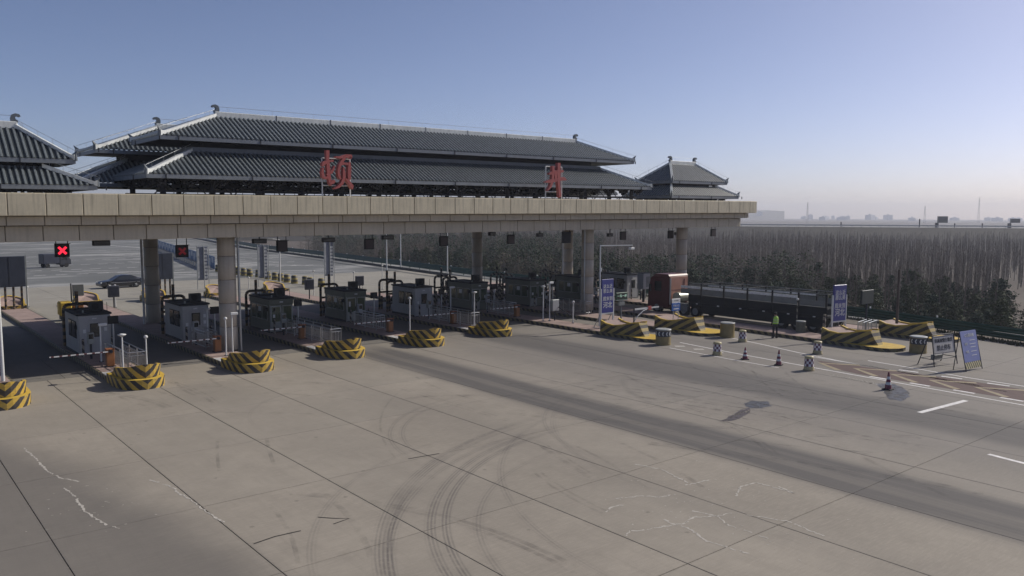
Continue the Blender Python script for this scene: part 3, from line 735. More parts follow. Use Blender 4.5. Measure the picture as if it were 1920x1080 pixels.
def island_b(x, y, L, hw, lab, rz=0, wedge=1.5):
    t = thing('toll_island', lab, 'traffic island', (x, y, 0), rz)
    tip = [(hw, 2.0)]+[(hw*math.cos(PI*i/8), 1.2-1.2*math.sin(PI*i/8)) for i in range(9)]+[(-hw, 2.0)]
    tip = tip[::-1]
    m = MB(); m.prism([(hw*1.0, 4.0)]+tip[::-1][0:0]+[(-hw, 4.0)]+tip[0:], 0, .22, 0, 1); m.obj('tongue', [m_kerb, m_yel], t)
    MB().box(-hw, hw, 4.0, L, 0, .22).obj('kerb', m_kerb, t)
    MB().box(-hw+.13, hw-.13, wedge+3.6, L, .22, .232).obj('paving', m_pink, t)
    # wedge
    prof = [(0,.22),(.16,.52),(.30,.82),(.42,1.10),(.9,1.03),(1.6,.84),(2.3,.74),(3.0,.80),(3.5,.98),(3.55,.22)]
    m = MB(); n = len(prof); w0 = hw*.92
    def wd(yy): return w0*(.24+.76*min(1, yy/2.3)**.8)
    A = [(-wd(a), wedge+a, b) for a, b in prof]; B = [(wd(a), wedge+a, b) for a, b in prof]
    cy_ = [(a, .22) for a, b in prof]
    for i in range(n-1):
        y0_, y1_ = wedge+prof[i][0], wedge+prof[i+1][0]
        m.add([A[i], A[i+1], (A[i+1][0],A[i+1][1],.22), (A[i][0],A[i][1],.22)], [(0,1,2,3)])
        m.add([B[i], B[i+1], (B[i+1][0],B[i+1][1],.22), (B[i][0],B[i][1],.22)], [(3,2,1,0)])
        if i < 3: m.add([A[i], B[i], B[i+1], A[i+1]], [(0,1,2,3)], 0)
        else:
            m.add([A[i], B[i], B[i+1], A[i+1]], [(0,1,2,3)], 2)
    for i in range(3, n-2):   # raised yellow rim along both sides
        for sgn, P in ((1, A), (-1, B)):
            a, b = Vector(P[i]), Vector(P[i+1]); ins = Vector((.14*sgn,0,0)); u = Vector((0,0,.09)); o_ = Vector((-.012*sgn,0,0))
            a0, b0 = a+o_, b+o_
            m.add([a0,b0,b0+u,a0+u,a+ins,b+ins,b+ins+u,a+ins+u], [(0,1,2,3),(3,2,6,7),(7,6,5,4),(0,3,7,4),(1,5,6,2)], 1)
    m.obj('crash_nose', [m_wedge, m_yel, m_pink], t)
    return t
island_b(42.15, 34.9, 40, 1.05, 'long striped toll island carrying the tall blue poster and lamp arm')
island_b(47.5, 34.3, 40, 1.3, 'striped toll island with the small blue-white notice on its wedge nose')
island_b(51.2, 23.2, 54, 1.25, 'striped toll island beside the person in the green vest', rz=-math.radians(3.4))
island_b(57.9, 22.6, 55, 1.15, 'dark striped toll island with the tall brown post, farthest right', rz=-math.radians(2))

# ------------------------------------------------------------------ booths
def booth(kind, x, y, lab, L=3.4, W=1.75, H=2.42, dz=.23):
    t = thing('toll_booth', lab, 'toll booth', (x, y, dz))
    bm = m_boothw if kind == 'A' else m_boothg; h = W/2
    body = MB(); body.bbox(-h, h, 0, L, 0, H-.12, .05); body.obj('body', bm, t)
    MB().bbox(-h-.07, h+.07, -.07, L+.07, H-.12, H, .03).obj('roof', m_roofd, t)
    if kind == 'A':
        d = MB(); d.bbox(-.33, .42, -.03, -.001, .06, 2.0, .012); dr = d.obj('door', m_boothw, t)
        f = MB(); f.bbox(-.24,.30,-.052,-.031,1.02,1.82,.01); wf = f.obj('window', m_rubber, dr)
        MB().bbox(-.19,.25,-.058,-.0535,1.07,1.77,.002).obj('pane', m_glass, wf)
        MB().cyl((.36,-.06,.98),(.36,-.06,1.12),.015,n=6).obj('handle', m_stain, dr)
        for sx in (-1, 1):
            for k, (a, b) in enumerate(((.35,1.35),(1.5,2.3))):
                xo = sx*(h+.001)
                f = MB(); f.bbox(min(xo,xo+sx*.03), max(xo,xo+sx*.03), a, b, .95, 1.95, .01); wf = f.obj('window', m_rubber, t)
                xi = sx*(h+.034); MB().box(min(xi,xi+sx*.004), max(xi,xi+sx*.004), a+.05, b-.05, 1.0, 1.9).obj('pane', m_glass, wf)
    else:
        MB().bbox(-h-.03, h+.03, -.03, L+.03, H-.5, H-.13, .02).obj('fascia_band', m_boothg, t)
        d = MB(); d.bbox(-.78,.0,-.035,-.001,.05,1.86,.01); dr = d.obj('door', m_frame, t)
        MB().box(-.70,-.08,-.042,-.036,.75,1.78).obj('pane', m_glassg, dr)
        MB().box(-.06,-.03,-.08,-.036,.9,1.15).obj('handle', m_rubber, dr)
        f = MB(); f.bbox(.08,.80,-.035,-.001,.75,1.86,.01); wf = f.obj('window', m_frame, t)
        MB().box(.14,.74,-.042,-.036,.81,1.8).obj('pane', m_glassg, wf)
        for sx in (-1, 1):
            for k in range(3):
                a, b = .25+k*.95, 1.1+k*.95; xo = sx*(h+.001)
                f = MB(); f.bbox(min(xo,xo+sx*.028), max(xo,xo+sx*.028), a, b, .85, 1.88, .01); wf = f.obj('window', m_frame, t)
                xi = sx*(h+.032); MB().box(min(xi,xi+sx*.004), max(xi,xi+sx*.004), a+.05, b-.05, .9, 1.83).obj('pane', m_glassg, wf)
                if k != 1: continue
                MB().box(min(xi,xi+sx*.01)+sx*.005, max(xi,xi+sx*.01)+sx*.005, a+.12, b-.3, 1.4, 1.75).obj('notice_sheet', m_white, wf)
        # side service details
    ac = MB(); ac.bbox(.0, .72, .9, 1.25, H+.04, H+.56, .02); ac.box(.05,.12,.95,1.2,H,H+.04); ac.box(.6,.67,.95,1.2,H,H+.04)
    a = ac.obj('air_conditioner', m_frame if kind == 'C' else m_roofd, t)
    g = MB(); g.cyl((.28,.885,H+.3),(.28,.899,H+.3),.19,n=18)
    for k in range(3): g.box(.1,.46,.87,.884,H+.16+.13*k,H+.175+.13*k)
    g.obj('fan_grille', m_rubber, a)
    MB().box(-h-.012,-h-.001,.02,L-.02,.0,.16).box(h+.001,h+.012,.02,L-.02,.0,.16).box(-h,h,-.012,-.001,0,.055).obj('skirting', m_roofd, t)
    rb_ = random.Random(int(x*10)); m = MB()
    for k in range(4): yy = rb_.uniform(.3,3.0); m.cyl((-h+.1,yy,H+.012),(h-.1,yy+rb_.uniform(-.4,.4),H+.012),.012,n=5)
    m.cyl((h-.1,.3,H),(h-.1,.3,H+.55),.015,n=5); m.obj('cable', m_rubber, t)
    MB().bbox(-h-.12,-h-.034,.15,.5,1.5,1.75,.01).obj('fare_display', m_rubber, t); MB().box(-.12,.12,-.05,-.036,2.06,2.14).obj('lamp', m_white, t)
    for k in range(rb_.randint(1,3)): z_ = rb_.uniform(1.0,1.5); xx_ = rb_.choice((-.62,.5)); MB().box(xx_,xx_+.16,-.05,-.043,z_,z_+.22).obj('notice_sheet', m_white, t)
    s = MB()
    for xx in (-h+.06, h-.06): s.box(xx-.02, xx+.02, -.02, 0, 0, H-.15)
    s.cyl((-.5,.4,H),(-.5,.4,H+.14),.05,n=8); s.cyl((-.3,2.9,H),(-.3,2.9,H+.2),.04,n=8)
    s.obj('corner_trim', m_frame, t, kind='stuff')
    return t
bl = [('A', 11.1, 51.5, 'white toll booth with round-cornered rear window behind the left railing'),
      ('A', 17.35, 53.0, 'white toll booth immediately left of the big front column'),
      ('B', 23.35, 53.4, 'olive toll booth with glazed door, right of the big front column'),
      ('B', 30.2, 55.3, 'olive toll booth with two green-glazed front panes, fourth from the left'),
      ('A', 36.0, 54.7, 'pale toll booth with a closed rear door, fifth from the left'),
      ('B', 42.2, 55.4, 'dark toll booth with papers in its side window, below the rear column'),
      ('B', 48.1, 54.6, 'dark toll booth among striped guard frames, left of the right front column'),
      ('B', 54.4, 54.6, 'dark toll booth half hidden by the right front column'),
      ('A', 60.4, 54.2, 'pale toll booth behind the tall blue poster')]
for b in bl: booth(*b)
# crash guard frames behind the booths
def guard(x, y, lab, mt, post=3.35, w=1.5, sign=True, board=False):
    t = thing('crash_hoop', lab, 'crash guard', (x, y, .23), group=None)
    h = w/2; r = .3; P = [(-h,0,0),(-h,0,2.55-r)]
    for k in range(1,5): a = PI-PI/2*k/4; P.append((-h+r+r*math.cos(a), 0, 2.55-r+r*math.sin(a)))
    P += [(-x_,0,z_) for x_,_,z_ in P[::-1]]
    m = MB(); m.tube(P, .1, 10); m.obj('hoop', mt, t)
    m = MB(); m.cyl((0,0,0),(0,0,post),.1,n=12); m.obj('post', mt, t)
    m = MB(); m.tube([(-h,0,1.5),(h,0,1.5)], .08, 8); m.tube([(-h,0,.7),(h,0,.7)], .08, 8); m.tube([(h*.5,0,.7),(h,0,1.5)],.05,6); m.obj('crossbar', mt, t)
    if sign:
        MB().bbox(.14,.5,-.14,-.1,1.75,2.3,.01).obj('plate', m_white, t)
    if board: MB().bbox(-.62,-.16,-.14,-.1,1.8,2.3,.01).obj('plate', m_grey, t)
    for k in range(2): MB().cyl((-h*.5+k*h, .25, 0),(-h*.5+k*h, .25, 1.15),.09,n=10).obj('bollard', mt, t)
    return t
gn = ['first', 'second', 'third', 'fourth', 'fifth', 'sixth', 'seventh', 'eighth', 'ninth']
for i, b in enumerate(bl):
    guard(b[1], b[2]+4.4, 'striped pipe guard hoop at the back of the %s toll booth from the left' % gn[i], m_guardw if i >= 5 else m_guard, board=i >= 5)
    if i in (4, 5, 6, 7): guard(b[1]+.3, b[2]+6.2, 'second pipe guard hoop farther behind the %s toll booth' % gn[i], m_guardw if i >= 5 else m_guard, sign=False)

# ------------------------------------------------------------------ barriers, railings, camera poles
def barrier(x, y, lab, L=2.9, rise=0, side=-1):
    t = thing('barrier_gate', lab, 'barrier gate', (x, y, .23))
    MB().bbox(-.19,.19,-.17,.17,.03,.92,.02).obj('housing', m_orange, t)
    MB().bbox(-.22,.22,-.2,.2,.92,.98,.015).obj('lid', mat('housing_lid', (.28,.10,.04), .5), t)
    m = MB(); m.box(-.25,.25,-.22,.22,0,.03); m.obj('base', m_dark, t)
    a = MB(); a.box(side*L if side < 0 else .1, -.1 if side < 0 else L, -.28, -.24, .81, .87); o = a.obj('arm', m_armp, t); o.rotation_euler = (0, rise, 0)
    MB().cyl((0,-.3,.84),(0,-.17,.84),.09,n=12).obj('pivot', m_dark, t)
for i, (x, y, r) in enumerate(((10.8,46.9,.0),(16.95,48.0,.0),(29.3,48.8,.0),(35.3,49.6,.0),(41.8,49.9,.0),(23.1,49.6,0))):
    barrier(x, y, 'orange barrier box with striped boom, on the %s island' % ('second','third','fifth','sixth','seventh','fourth')[i], rise=r)
def railing(x, y, w, L, lab):
    t = thing('railing', lab, 'railing', (x, y, .23)); h = 1.05
    for nm, (a, b) in {'front':((0,0),(w,0)), 'left':((0,0),(0,L)), 'right':((w,0),(w,L))}.items():
        m = MB(); a = Vector((*a,0)); b = Vector((*b,0)); up = Vector((0,0,1)); d = b-a
        m.cyl(a+up*h, b+up*h, .03, n=8); m.cyl(a+up*.15, b+up*.15, .02, n=8); m.cyl(a+up*(h-.18), b+up*(h-.18), .018, n=8)
        n = int(d.length/.16)
        for k in range(1, n): p = a+d*k/n; m.cyl(p+up*.15, p+up*(h-.18), .011, n=5)
        m.obj('rail_panel', m_stain, t)
        n = max(1, int(d.length/1.3))
        for q in range(n+1): p = a+d*q/n; MB().cyl(p, p+up*h, .032, n=8).obj('upright', m_stain, t)
railing(11.05, 44.3, .85, 4.6, 'stainless steel railing pen on the second island from the left')
railing(23.2, 45.8, .75, 6.5, 'long stainless steel railing pen on the fourth island, right of the column')
railing(35.2, 47.2, .75, 5.5, 'stainless steel railing pen on the sixth island')
def cam_pole(x, y, h, lab, head='disc', z=.23, rz=0, mt=None):
    t = thing('camera_pole', lab, 'pole', (x, y, z), rz)
    MB().cyl((0,0,0),(0,0,h),.045,.035,n=10).obj('pole', mt or m_white, t)
    MB().cyl((0,0,0),(0,0,.03),.12,n=12).obj('base_plate', m_dark, t)
    if head == 'disc':
        MB().lathe([(.04,0),(.2,.09),(.21,.12),(.06,.16)], 16, (0,0,h)).obj('camera_head', m_white, t)
    elif head == 'cam':
        m = MB(); m.bbox(-.08,.34,-.08,.08,h,h+.15,.02); m.obj('camera_head', m_white, t)
    else:
        m = MB(); m.lathe([(.05,0),(.1,.04),(.1,.12),(.04,.17)], 14, (0,0,h)); m.obj('camera_head', m_white, t)
    return t
cp = [(10.75,44.1,1.95,'disc','on the second island, left of the railing'),(12.0,44.5,1.7,'ball','on the second island, right of the railing'),(10.75,48.6,2.0,'cam','in front of the leftmost white booth'),
      (16.85,46.3,2.1,'ball','left of the pair at the foot of the big column'),(17.25,46.35,2.35,'cam','right of the pair at the foot of the big column'),(17.6,51.5,2.1,'disc','beside the second white booth'),
      (29.1,45.9,2.55,'ball','with a round cap on the fifth island nose'),(35.25,46.9,2.5,'disc','with a flat cap by the sixth island railing'),(41.7,46.6,2.6,'disc','left of the pair by the grey control box'),
      (42.2,46.4,2.9,'cam','right of the pair by the grey control box'),(44.0-1.3,44.3,1.55,'ball','short and bare on the seventh island'),(36.9,52.2,2.4,'cam','between the fifth and sixth booths')]
for x, y, h, hd, lb in cp: cam_pole(x, y, h, 'white camera pole '+lb, hd)
t = thing('control_box', 'grey control box on a post beside the camera poles of the seventh island', 'box', (42.65,46.3,.23))
MB().bbox(-.35,.35,-.12,.12,.75,1.65,.02).obj('cabinet', m_frame, t); MB().cyl((0,0,0),(0,0,.76),.05,n=8).obj('post', m_dark, t)
MB().bbox(-.31,.31,-.135,-.122,.8,1.6,.005).obj('door', m_boothw, t)
t = thing('barrier_brace', 'sloping dark brace rail on the seventh island', 'rail', (0,0,.23))
MB().tube([(42.9,46.3,1.1),(43.0,44.2,.25)],.04,8).obj('brace', m_dark, t)

# lane equipment standing on the islands
ord_ = ['second','third','fourth','fifth','sixth','seventh','eighth','ninth','tenth']
re_ = random.Random(31)
for i, b in enumerate(bl):
    x, y = b[1], b[2]
    t = thing('payment_terminal', 'grey payment terminal on a pedestal in front of the booth on the %s island' % ord_[i], 'terminal', (x-.55, y-1.5-re_.uniform(0,.5), .23))
    MB().bbox(-.17,.17,-.13,.13,.85,1.5,.03).obj('cabinet', m_boothw if i % 2 else m_frame, t); MB().cyl((0,0,0),(0,0,.86),.06,n=10).obj('pedestal', m_dark, t); MB().box(-.12,.12,-.14,-.131,1.15,1.42).obj('screen', m_glass, t)
    t = thing('display_pole', 'small dark fee display on a pole beside the booth on the %s island' % ord_[i], 'display', (x+.75, y-1.0-re_.uniform(0,.6), .23))
    MB().cyl((0,0,0),(0,0,1.9),.05,n=10).obj('pole', m_steel, t); MB().bbox(-.28,.28,-.07,.07,1.85,2.3,.02).obj('display', m_rubber, t)
    for k in range(2):
        t = thing('striped_post', 'short striped steel post %s the booth on the %s island' % (('left in front of','right in front of')[k], ord_[i]), 'bollard', (x+(-.75,.8)[k], y-.55, .23))
        MB().cyl((0,0,0),(0,0,1.0),.07,n=12).obj('post', m_guardw, t); MB().cyl((0,0,1.0),(0,0,1.03),.075,.05,n=12).obj('cap', m_dark, t)
for i, (x, y, L) in enumerate(((16.7,49.3,2.4),(28.9,50.0,3.2),(41.6,50.6,3.0),(47.2,47.5,4.0))):
    railing(x, y, .7, L, 'stainless railing pen before the booth on the %s island' % ('third','fifth','seventh','eighth')[i])

# ------------------------------------------------------------------ lane signals hanging from the soffit
def signal(x, y, z, lab, kind='dark', s=.72):
    t = thing('lane_signal', lab, 'lane signal', (x, y, z), group=None)
    h = s/2
    MB().bbox(-h,h,-.09,.09,-h,h,.02).obj('housing', m_rubber if kind != 'blue' else m_navy, t)
    MB().box(-h-.03,h+.03,-.24,-.09,h,h+.03).obj('hood', m_rubber, t)
    m = MB(); top = 7.0+x*.0073-z
    for sx in (-h*.8, h*.8): m.box(sx-.02,sx+.02,-.02,.02,h,max(h+.05,top))
    m.obj('hanger', m_dark, t)
    if kind in ('red', 'dim'):
        f = MB(); a = s*.3
        for sg in (-1, 1):
            d = Vector((1,0,sg)).normalized(); n_ = Vector((-d.z,0,d.x))*.065
            p, q = d*-a*1.25, d*a*1.25
            yy = -.1-.003*sg
            f.add([p+n_+Vector((0,yy,0)), p-n_+Vector((0,yy,0)), q-n_+Vector((0,yy,0)), q+n_+Vector((0,yy,0))], [(0,1,2,3)])
        f.obj('red_cross', m_ledr if kind == 'red' else m_ledd, t)
    else:
        MB().box(-h+.06,h-.06,-.097,-.0905,-h+.06,h-.06).obj('screen', m_navy if kind == 'blue' else mat('signal_screen', (.035,.02,.022), .4), t)
    return t
sg = [(9.32,50,6.38,'red','lit red cross lane signal over the leftmost lane'),(15.7,50,6.18,'dim','dim red cross lane signal left of the big column'),(22.0,50,6.35,'dark','dark lane signal over the lane right of the big column'),
      (28.4,50,6.35,'dark','dark lane signal hanging over the fifth lane'),(34.7,50,6.45,'dark','dark lane signal hanging left of the rear column'),(41.2,50,6.48,'dark','dark lane signal right of the rear column'),
      (47.3,50,6.55,'blue','wide blue display hanging left of the right front column'),(54.3,50,6.6,'dark','dark lane signal right of the right front column'),(60.2,49.4,6.65,'dark','dark lane signal just left of the last front column'),
      (67.0,49.6,6.75,'dark','dark lane signal at the right end of the canopy')]
for x, y, z, k, lb in sg: signal(x, y, z, lb, k, .95 if k == 'blue' else .72)
def bulky(x, y, z, lab, w=.9, h=.3, cam=False):
    t = thing('hanging_camera' if cam else 'flood_light', lab, 'camera' if cam else 'lamp', (x,y,z))
    MB().bbox(-w/2,w/2,-.15,.15,-h/2,h/2,.03).obj('body', m_rubber, t); MB().box(-.03,.03,-.03,.03,h/2,7.05+x*.0073-z).obj('bracket', m_dark, t)
    MB().box(-w/2+.05,w/2-.05,-.158,-.151,-h/2+.05,h/2-.05).obj('lens', m_glass, t)
for i, (x,y,z) in enumerate(((11.3,50,6.75),(20.5,50,6.7),(25.3,50,6.7),(29.9,50,6.8),(39.3,50,6.95),(44.3,50,6.8),(52.6,50,6.7),(61.9,50,6.7))):
    bulky(x, y, z, 'black floodlight under the canopy, %s from the left' % gn[i] if i < 8 else '', .9 if i < 4 else .6)

# ------------------------------------------------------------------ posters and notices
def poster(x, y, lab, w, zb, zt, rz=0):
    t = thing('poster_stand', lab, 'poster', (x, y, .22), rz)
    MB().bbox(-w/2,w/2,-.06,.06,zb,zt,.015).obj('panel', m_blue, t)
    m = MB()
    for sx in (-1, 1): m.box(sx*(w/2+.05)-.045, sx*(w/2+.05)+.045, -.05, .05, 0, zb+(zt-zb)*.72)
    m.obj('side_post', m_white, t)
    MB().box(-w/2,w/2,-.05,.05,zb-.09,zb-.002).obj('bottom_rail', m_white, t)
    m = MB(); m.box(-w/2-.1,-w/2,.1,.75,0,.05); m.box(w/2,w/2+.1,.1,.75,0,.05); m.cyl((-w/2,.05,zb),(-w/2,.7,.05),.03,n=6); m.cyl((w/2,.05,zb),(w/2,.7,.05),.03,n=6); m.obj('back_stay', m_steel, t)
    H = zt-zb
    text_obj('这么近', w*.27, m_white, t, (0,-.065,zb+H*.78), bold=.002)
    text_obj('那么美', w*.27, m_white, t, (0,-.065,zb+H*.64), bold=.002)
    text_obj('周末到', w*.29, m_white, t, (0,-.065,zb+H*.41), bold=.002)
    text_obj('河北', w*.40, m_white, t, (0,-.065,zb+H*.22), bold=.004)
    return t
poster(42.85, 40.9, 'tall blue poster with white lettering on the middle striped island', 1.2, 1.15, 3.6)
poster(52.2, 28.1, 'tall narrow blue poster with white lettering, on the island near the person', 1.35, 1.15, 3.6, rz=-.12)
t = thing('notice_stand', 'small white and blue notice on two legs behind a wedge nose', 'sign', (47.1, 38.0, .22))
MB().bbox(-.47,.47,-.03,.03,1.25,1.85,.01).obj('blue_panel', m_bluem, t); MB().bbox(-.47,.47,-.03,.03,1.86,2.15,.01).obj('white_panel', m_white, t)
m = MB(); m.box(-.3,-.26,-.02,.02,0,1.25); m.box(.26,.3,-.02,.02,0,1.25); m.obj('leg', m_steel, t)
text_obj('客车入口', .17, m_white, t, (0,-.036,1.62), bold=.003); MB().box(-.3,.3,-.036,-.031,1.36,1.44).obj('stripe', m_white, t); MB().box(-.25,.25,-.036,-.031,1.98,2.02).obj('stripe', m_dark, t)
# LED sign with lettering
t = thing('led_sign', 'green-framed LED text sign behind the tall blue poster', 'sign', (46.2, 42.6, .22))
MB().bbox(-.62,.62,-.08,.08,1.75,2.3,.02).obj('housing', mat('led_sign_green', (.04,.10,.06), .5), t)
MB().box(-.55,.55,-.085,-.081,1.82,2.23).obj('screen', m_rubber, t)
text_obj('一车一杆', .27, m_ledg, t, (0,-.09,2.02), bold=.004)
MB().box(-.66,.66,-.1,.1,1.68,1.74).obj('bottom_rail', m_frame, t); MB().cyl((0,0,0),(0,0,1.7),.06,n=8).obj('post', m_grey, t)
MB().box(-.3,.3,-.09,.09,1.3,1.6).obj('card_reader', m_frame, t)
# bright boom with red sleeve
t = thing('barrier_gate', 'bright white boom with a red sleeve, right of the tall blue poster', 'barrier gate', (44.0, 39.3, 0))
MB().cyl((0,0,0),(0,0,1.75),.05,n=10).obj('post', m_dark, t)
MB().box(.05,1.5,-.03,.03,1.6,1.72).obj('arm', m_white, t); MB().box(1.5,1.85,-.05,.05,1.52,1.8).obj('red_sleeve', m_red, t); o = MB().box(1.85,2.7,-.03,.03,1.62,1.72).obj('arm_tip', m_white, t)
MB().tube([(0,0,.75),(.4,0,1.15),(1.0,0,1.5),(1.4,0,1.58)],.035,8).obj('stay', m_white, t)
# lamp arm pole
t = thing('monitoring_pole', 'slender white pole with a long horizontal arm and camera, behind the tall blue poster', 'pole', (43.1, 41.9, .22))
MB().cyl((0,0,0),(0,0,6.05),.055,.045,n=10).obj('pole', m_white, t)
MB().cyl((0,0,5.98),(2.15,-1.2,6.02),.05,.035,n=8).obj('arm', m_white, t)
MB().bbox(1.9,2.3,-1.3,-1.05,5.7,5.86,.02).obj('camera_head', m_white, t); MB().cyl((2.05,-1.15,5.85),(2.05,-1.15,6.0),.02,n=6).obj('bracket', m_dark, t)
MB().box(.05,.13,-.05,.05,4.1,4.35).obj('junction_box', m_white, t)
MB().cyl((57.5,26.6,.9),(57.5,26.6,4.75),.10,.08,n=12).obj('tall_post', mat('brown_post', (.09,.07,.06), .7)); tag(bpy.data.objects['tall_post'], 'tall brown steel post standing on the farthest right island nose', 'post')

# A-frame signs
def aframe(x, y, rz):
    t = thing('folding_sign', 'white folding sign with black lettering on a dark tube frame', 'sign', (x,y,0), rz)
    w = 1.0; tl = .16
    def P(u, z, off=0): return (u, z*tl-.38+off, z)
    MB_ = MB
    m = MB(); a = [P(-w,.68,.0),P(w,.68,.0),P(w,1.68,.0),P(-w,1.68,.0)]; b = [(p[0],p[1]+.03,p[2]) for p in a]
    m.add(a+b, [(0,1,2,3),(7,6,5,4),(0,4,5,1),(1,5,6,2),(2,6,7,3),(3,7,4,0)]); m.obj('panel', mat('sign_white', (.60,.58,.56), .5, var=.08), t)
    m = MB(); m.tube([P(-1.12,0),P(-1.1,.45),P(-1.05,.6),P(-1.05,1.72),P(-.92,1.76),P(.92,1.76),P(1.05,1.72),P(1.05,.6),P(1.1,.45),P(1.12,0)],.028,8); m.obj('front_frame', m_dark, t)
    def Q(u, z): return (u, .62-z*.30+.0, z)
    m = MB(); m.tube([Q(-1.12,0),Q(-1.0,1.7)],.028,8); m.tube([Q(1.12,0),Q(1.0,1.7)],.028,8); m.tube([Q(-1.08,.4),Q(1.08,.4)],.022,8); m.tube([P(-1.1,.4),P(1.1,.4)],.022,8); m.tube([P(-1.1,.4),Q(-1.08,.4)],.02,6); m.tube([P(1.1,.4),Q(1.08,.4)],.02,6)
    m.obj('rear_frame', m_dark, t)
    ang = math.atan(tl)
    text_obj('请减速慢行缴费', .25, m_dark, t, (0,P(0,1.42)[1]-.008,1.42), rot=(PI/2-ang,0,0), bold=.002)
    text_obj('禁止停车', .34, m_dark, t, (-.02,P(0,1.0)[1]-.008,1.0), rot=(PI/2-ang,0,0), bold=.002)
    m = MB(); e = .02
    for (u0,u1,z0,z1) in ((-w+.03,w-.03,1.62,1.64),(-w+.03,w-.03,.72,.74),(-w+.03,-w+.05,.72,1.64),(w-.05,w-.03,.72,1.64)):
        m.add([(u0,P(0,z0)[1]-.006,z0),(u1,P(0,z0)[1]-.006,z0),(u1,P(0,z1)[1]-.006,z1),(u0,P(0,z1)[1]-.006,z1)], [(0,1,2,3)])
    m.obj('border_line', m_dark, t)
    m = MB(); m.bbox(-.35,.45,.1,.35,.25,.55,.03); m.obj('ballast_bag', m_mesh, t)
aframe(48.45, 19.85, math.radians(-9))
def noticeboard(x, y, rz):
    t = thing('notice_board', 'leaning blue notice board with white lines above a yellow striped skirt', 'sign', (x,y,0), rz)
    w = .86; k = -.22
    def P(u, z, o=0): return (u, z*.22-.5+o, z)
    def slab(z0, z1, u0, u1, mt, nm, o=0, th=.04):
        m = MB(); a = [P(u0,z0,o),P(u1,z0,o),P(u1,z1,o),P(u0,z1,o)]; b = [(p[0],p[1]+th,p[2]) for p in a]
        m.add(a+b, [(0,1,2,3),(7,6,5,4),(0,4,5,1),(1,5,6,2),(2,6,7,3),(3,7,4,0)]); return m.obj(nm, mt, t)
    slab(.48, 2.15, -w, w, m_bluel, 'panel')
    slab(.12, .47, -w, w, stripes('skirt_paint', (.60,.54,.30), (.10,.085,.06), 4.6, 0, 2.0, dirt=.3), 'striped_skirt')
    ang = math.atan(.22)
    text_obj('C 便民公告', .2, m_white, t, (.05,P(0,1.9)[1]-.01,1.9), rot=(PI/2-ang,0,0), bold=.004)
    for i, (z, u0, u1) in enumerate(((1.62,0,.58),(1.42,-.05,.6),(1.25,.0,.55),(1.02,-.02,.6),(.8,.0,.55))):
        slab(z, z+.03, u0, u1, m_white, 'text_line', -.012, .006)
    text_obj('收费', .16, m_white, t, (-.42,P(0,1.45)[1]-.01,1.45), rot=(PI/2-ang,0,0)); text_obj('电话', .16, m_white, t, (-.40,P(0,1.02)[1]-.01,1.02), rot=(PI/2-ang,0,0))
    m = MB(); m.tube([P(-w-.03,0),P(-w-.03,2.17,.03)],.025,6); m.tube([P(w+.03,0),P(w+.03,2.17,.03)],.025,6); m.tube([P(-w-.03,2.15),(-w-.03,.2,0)],.025,6); m.tube([P(w+.03,2.15),(w+.03,.2,0)],.025,6); 
    m.obj('frame', m_dark, t)
noticeboard(48.15, 18.35, math.radians(-5))

# ------------------------------------------------------------------ barrels and cones
def checkered(x, y, lab):
    t = thing('checkered_barrel', lab, 'barrel', (x,y,0), random.uniform(0,.5), group='checkered lane barrels')
    MB().lathe([(.27,0),(.27,.2),(.255,.24),(.235,.68),(.25,.72),(.23,.79),(.1,.8)], 24).obj('drum', m_check, t)
    MB().lathe([(.3,0),(.31,.03),(.29,.06)], 24).obj('foot_ring', m_yline, t)
for x, y, lb in ((40.85,29.7,'white and dark checkered barrel on the painted line, left of the two cones'),(46.5,31.8,'checkered barrel farthest back, left of the person'),(46.1,26.1,'checkered barrel right of the person, in front of the nearest wedge nose'),(40.75,23.55,'checkered barrel nearest the camera, beside the red surfacing')): checkered(x, y, lb)
def drum(x, y, lab, grey=True, chev=True, r=.5, h=.98, name='crash_barrel'):
    t = thing(name, lab, 'barrel', (x,y,0))
    MB().lathe([(r,0),(r*1.02,.05),(r,.12),(r*.98,h*.62),(r*1.0,h*.66),(r*.98,h-.06),(r*1.01,h)], 28).obj('drum', mat('drum_yellow_dirty', (.27,.215,.10), .6, var=.3, scale=3) if chev or not grey else m_boothg, t)
    MB().lathe([(r*1.03,h),(r*1.03,h+.05),(r*.9,h+.07)], 28).obj('lid', mat('drum_lid', (.36,.37,.35), .5), t)
    if chev:
        m = MB(); rr = r*1.005; n = 24
        for i in range(n): 
            a0, a1 = 2*PI*i/n, 2*PI*(i+1)/n
            m.add([(rr*math.cos(a0),rr*math.sin(a0),h*.58),(rr*math.cos(a1),rr*math.sin(a1),h*.58),(rr*math.cos(a1),rr*math.sin(a1),h*.96),(rr*math.cos(a0),rr*math.sin(a0),h*.96)], [(0,1,2,3)])
        m.obj('dark_band', mat('band_dark', (.05,.055,.075), .6), t)
        m = MB(); rr = r*1.012
        for i in range(12):
            a = 2*PI*i/12; da = .13; hh = .13
            for s_ in (-1, 1):
                zc = h*.77; v = []
                for (ka, kz) in ((0,0),(.07/r,0),(da+.07/r,s_*hh),(da,s_*hh)): v.append((rr*math.cos(a+ka), rr*math.sin(a+ka), zc+kz))
                m.add(v, [(0,1,2,3)])
        m.obj('chevron', m_white, t)
    return t
drum(41.35, 34.35, 'yellow crash barrel with white chevrons at the tip of the poster island')
drum(47.45, 33.7, 'plain dirty yellow crash barrel at the tip of the next island', chev=False, grey=False)
drum(51.55, 22.45, 'crash barrel with chevrons behind the white folding sign')
drum(52.35, 31.0, 'grey-green bin standing on the island right of the person', chev=False, r=.33, h=.75, name='grey_bin').location.z = .232
cone = thing('traffic_cone', 'traffic cone nearest the camera, standing on the wet patch', 'cone', (39.3,18.45,0), group='traffic cones')
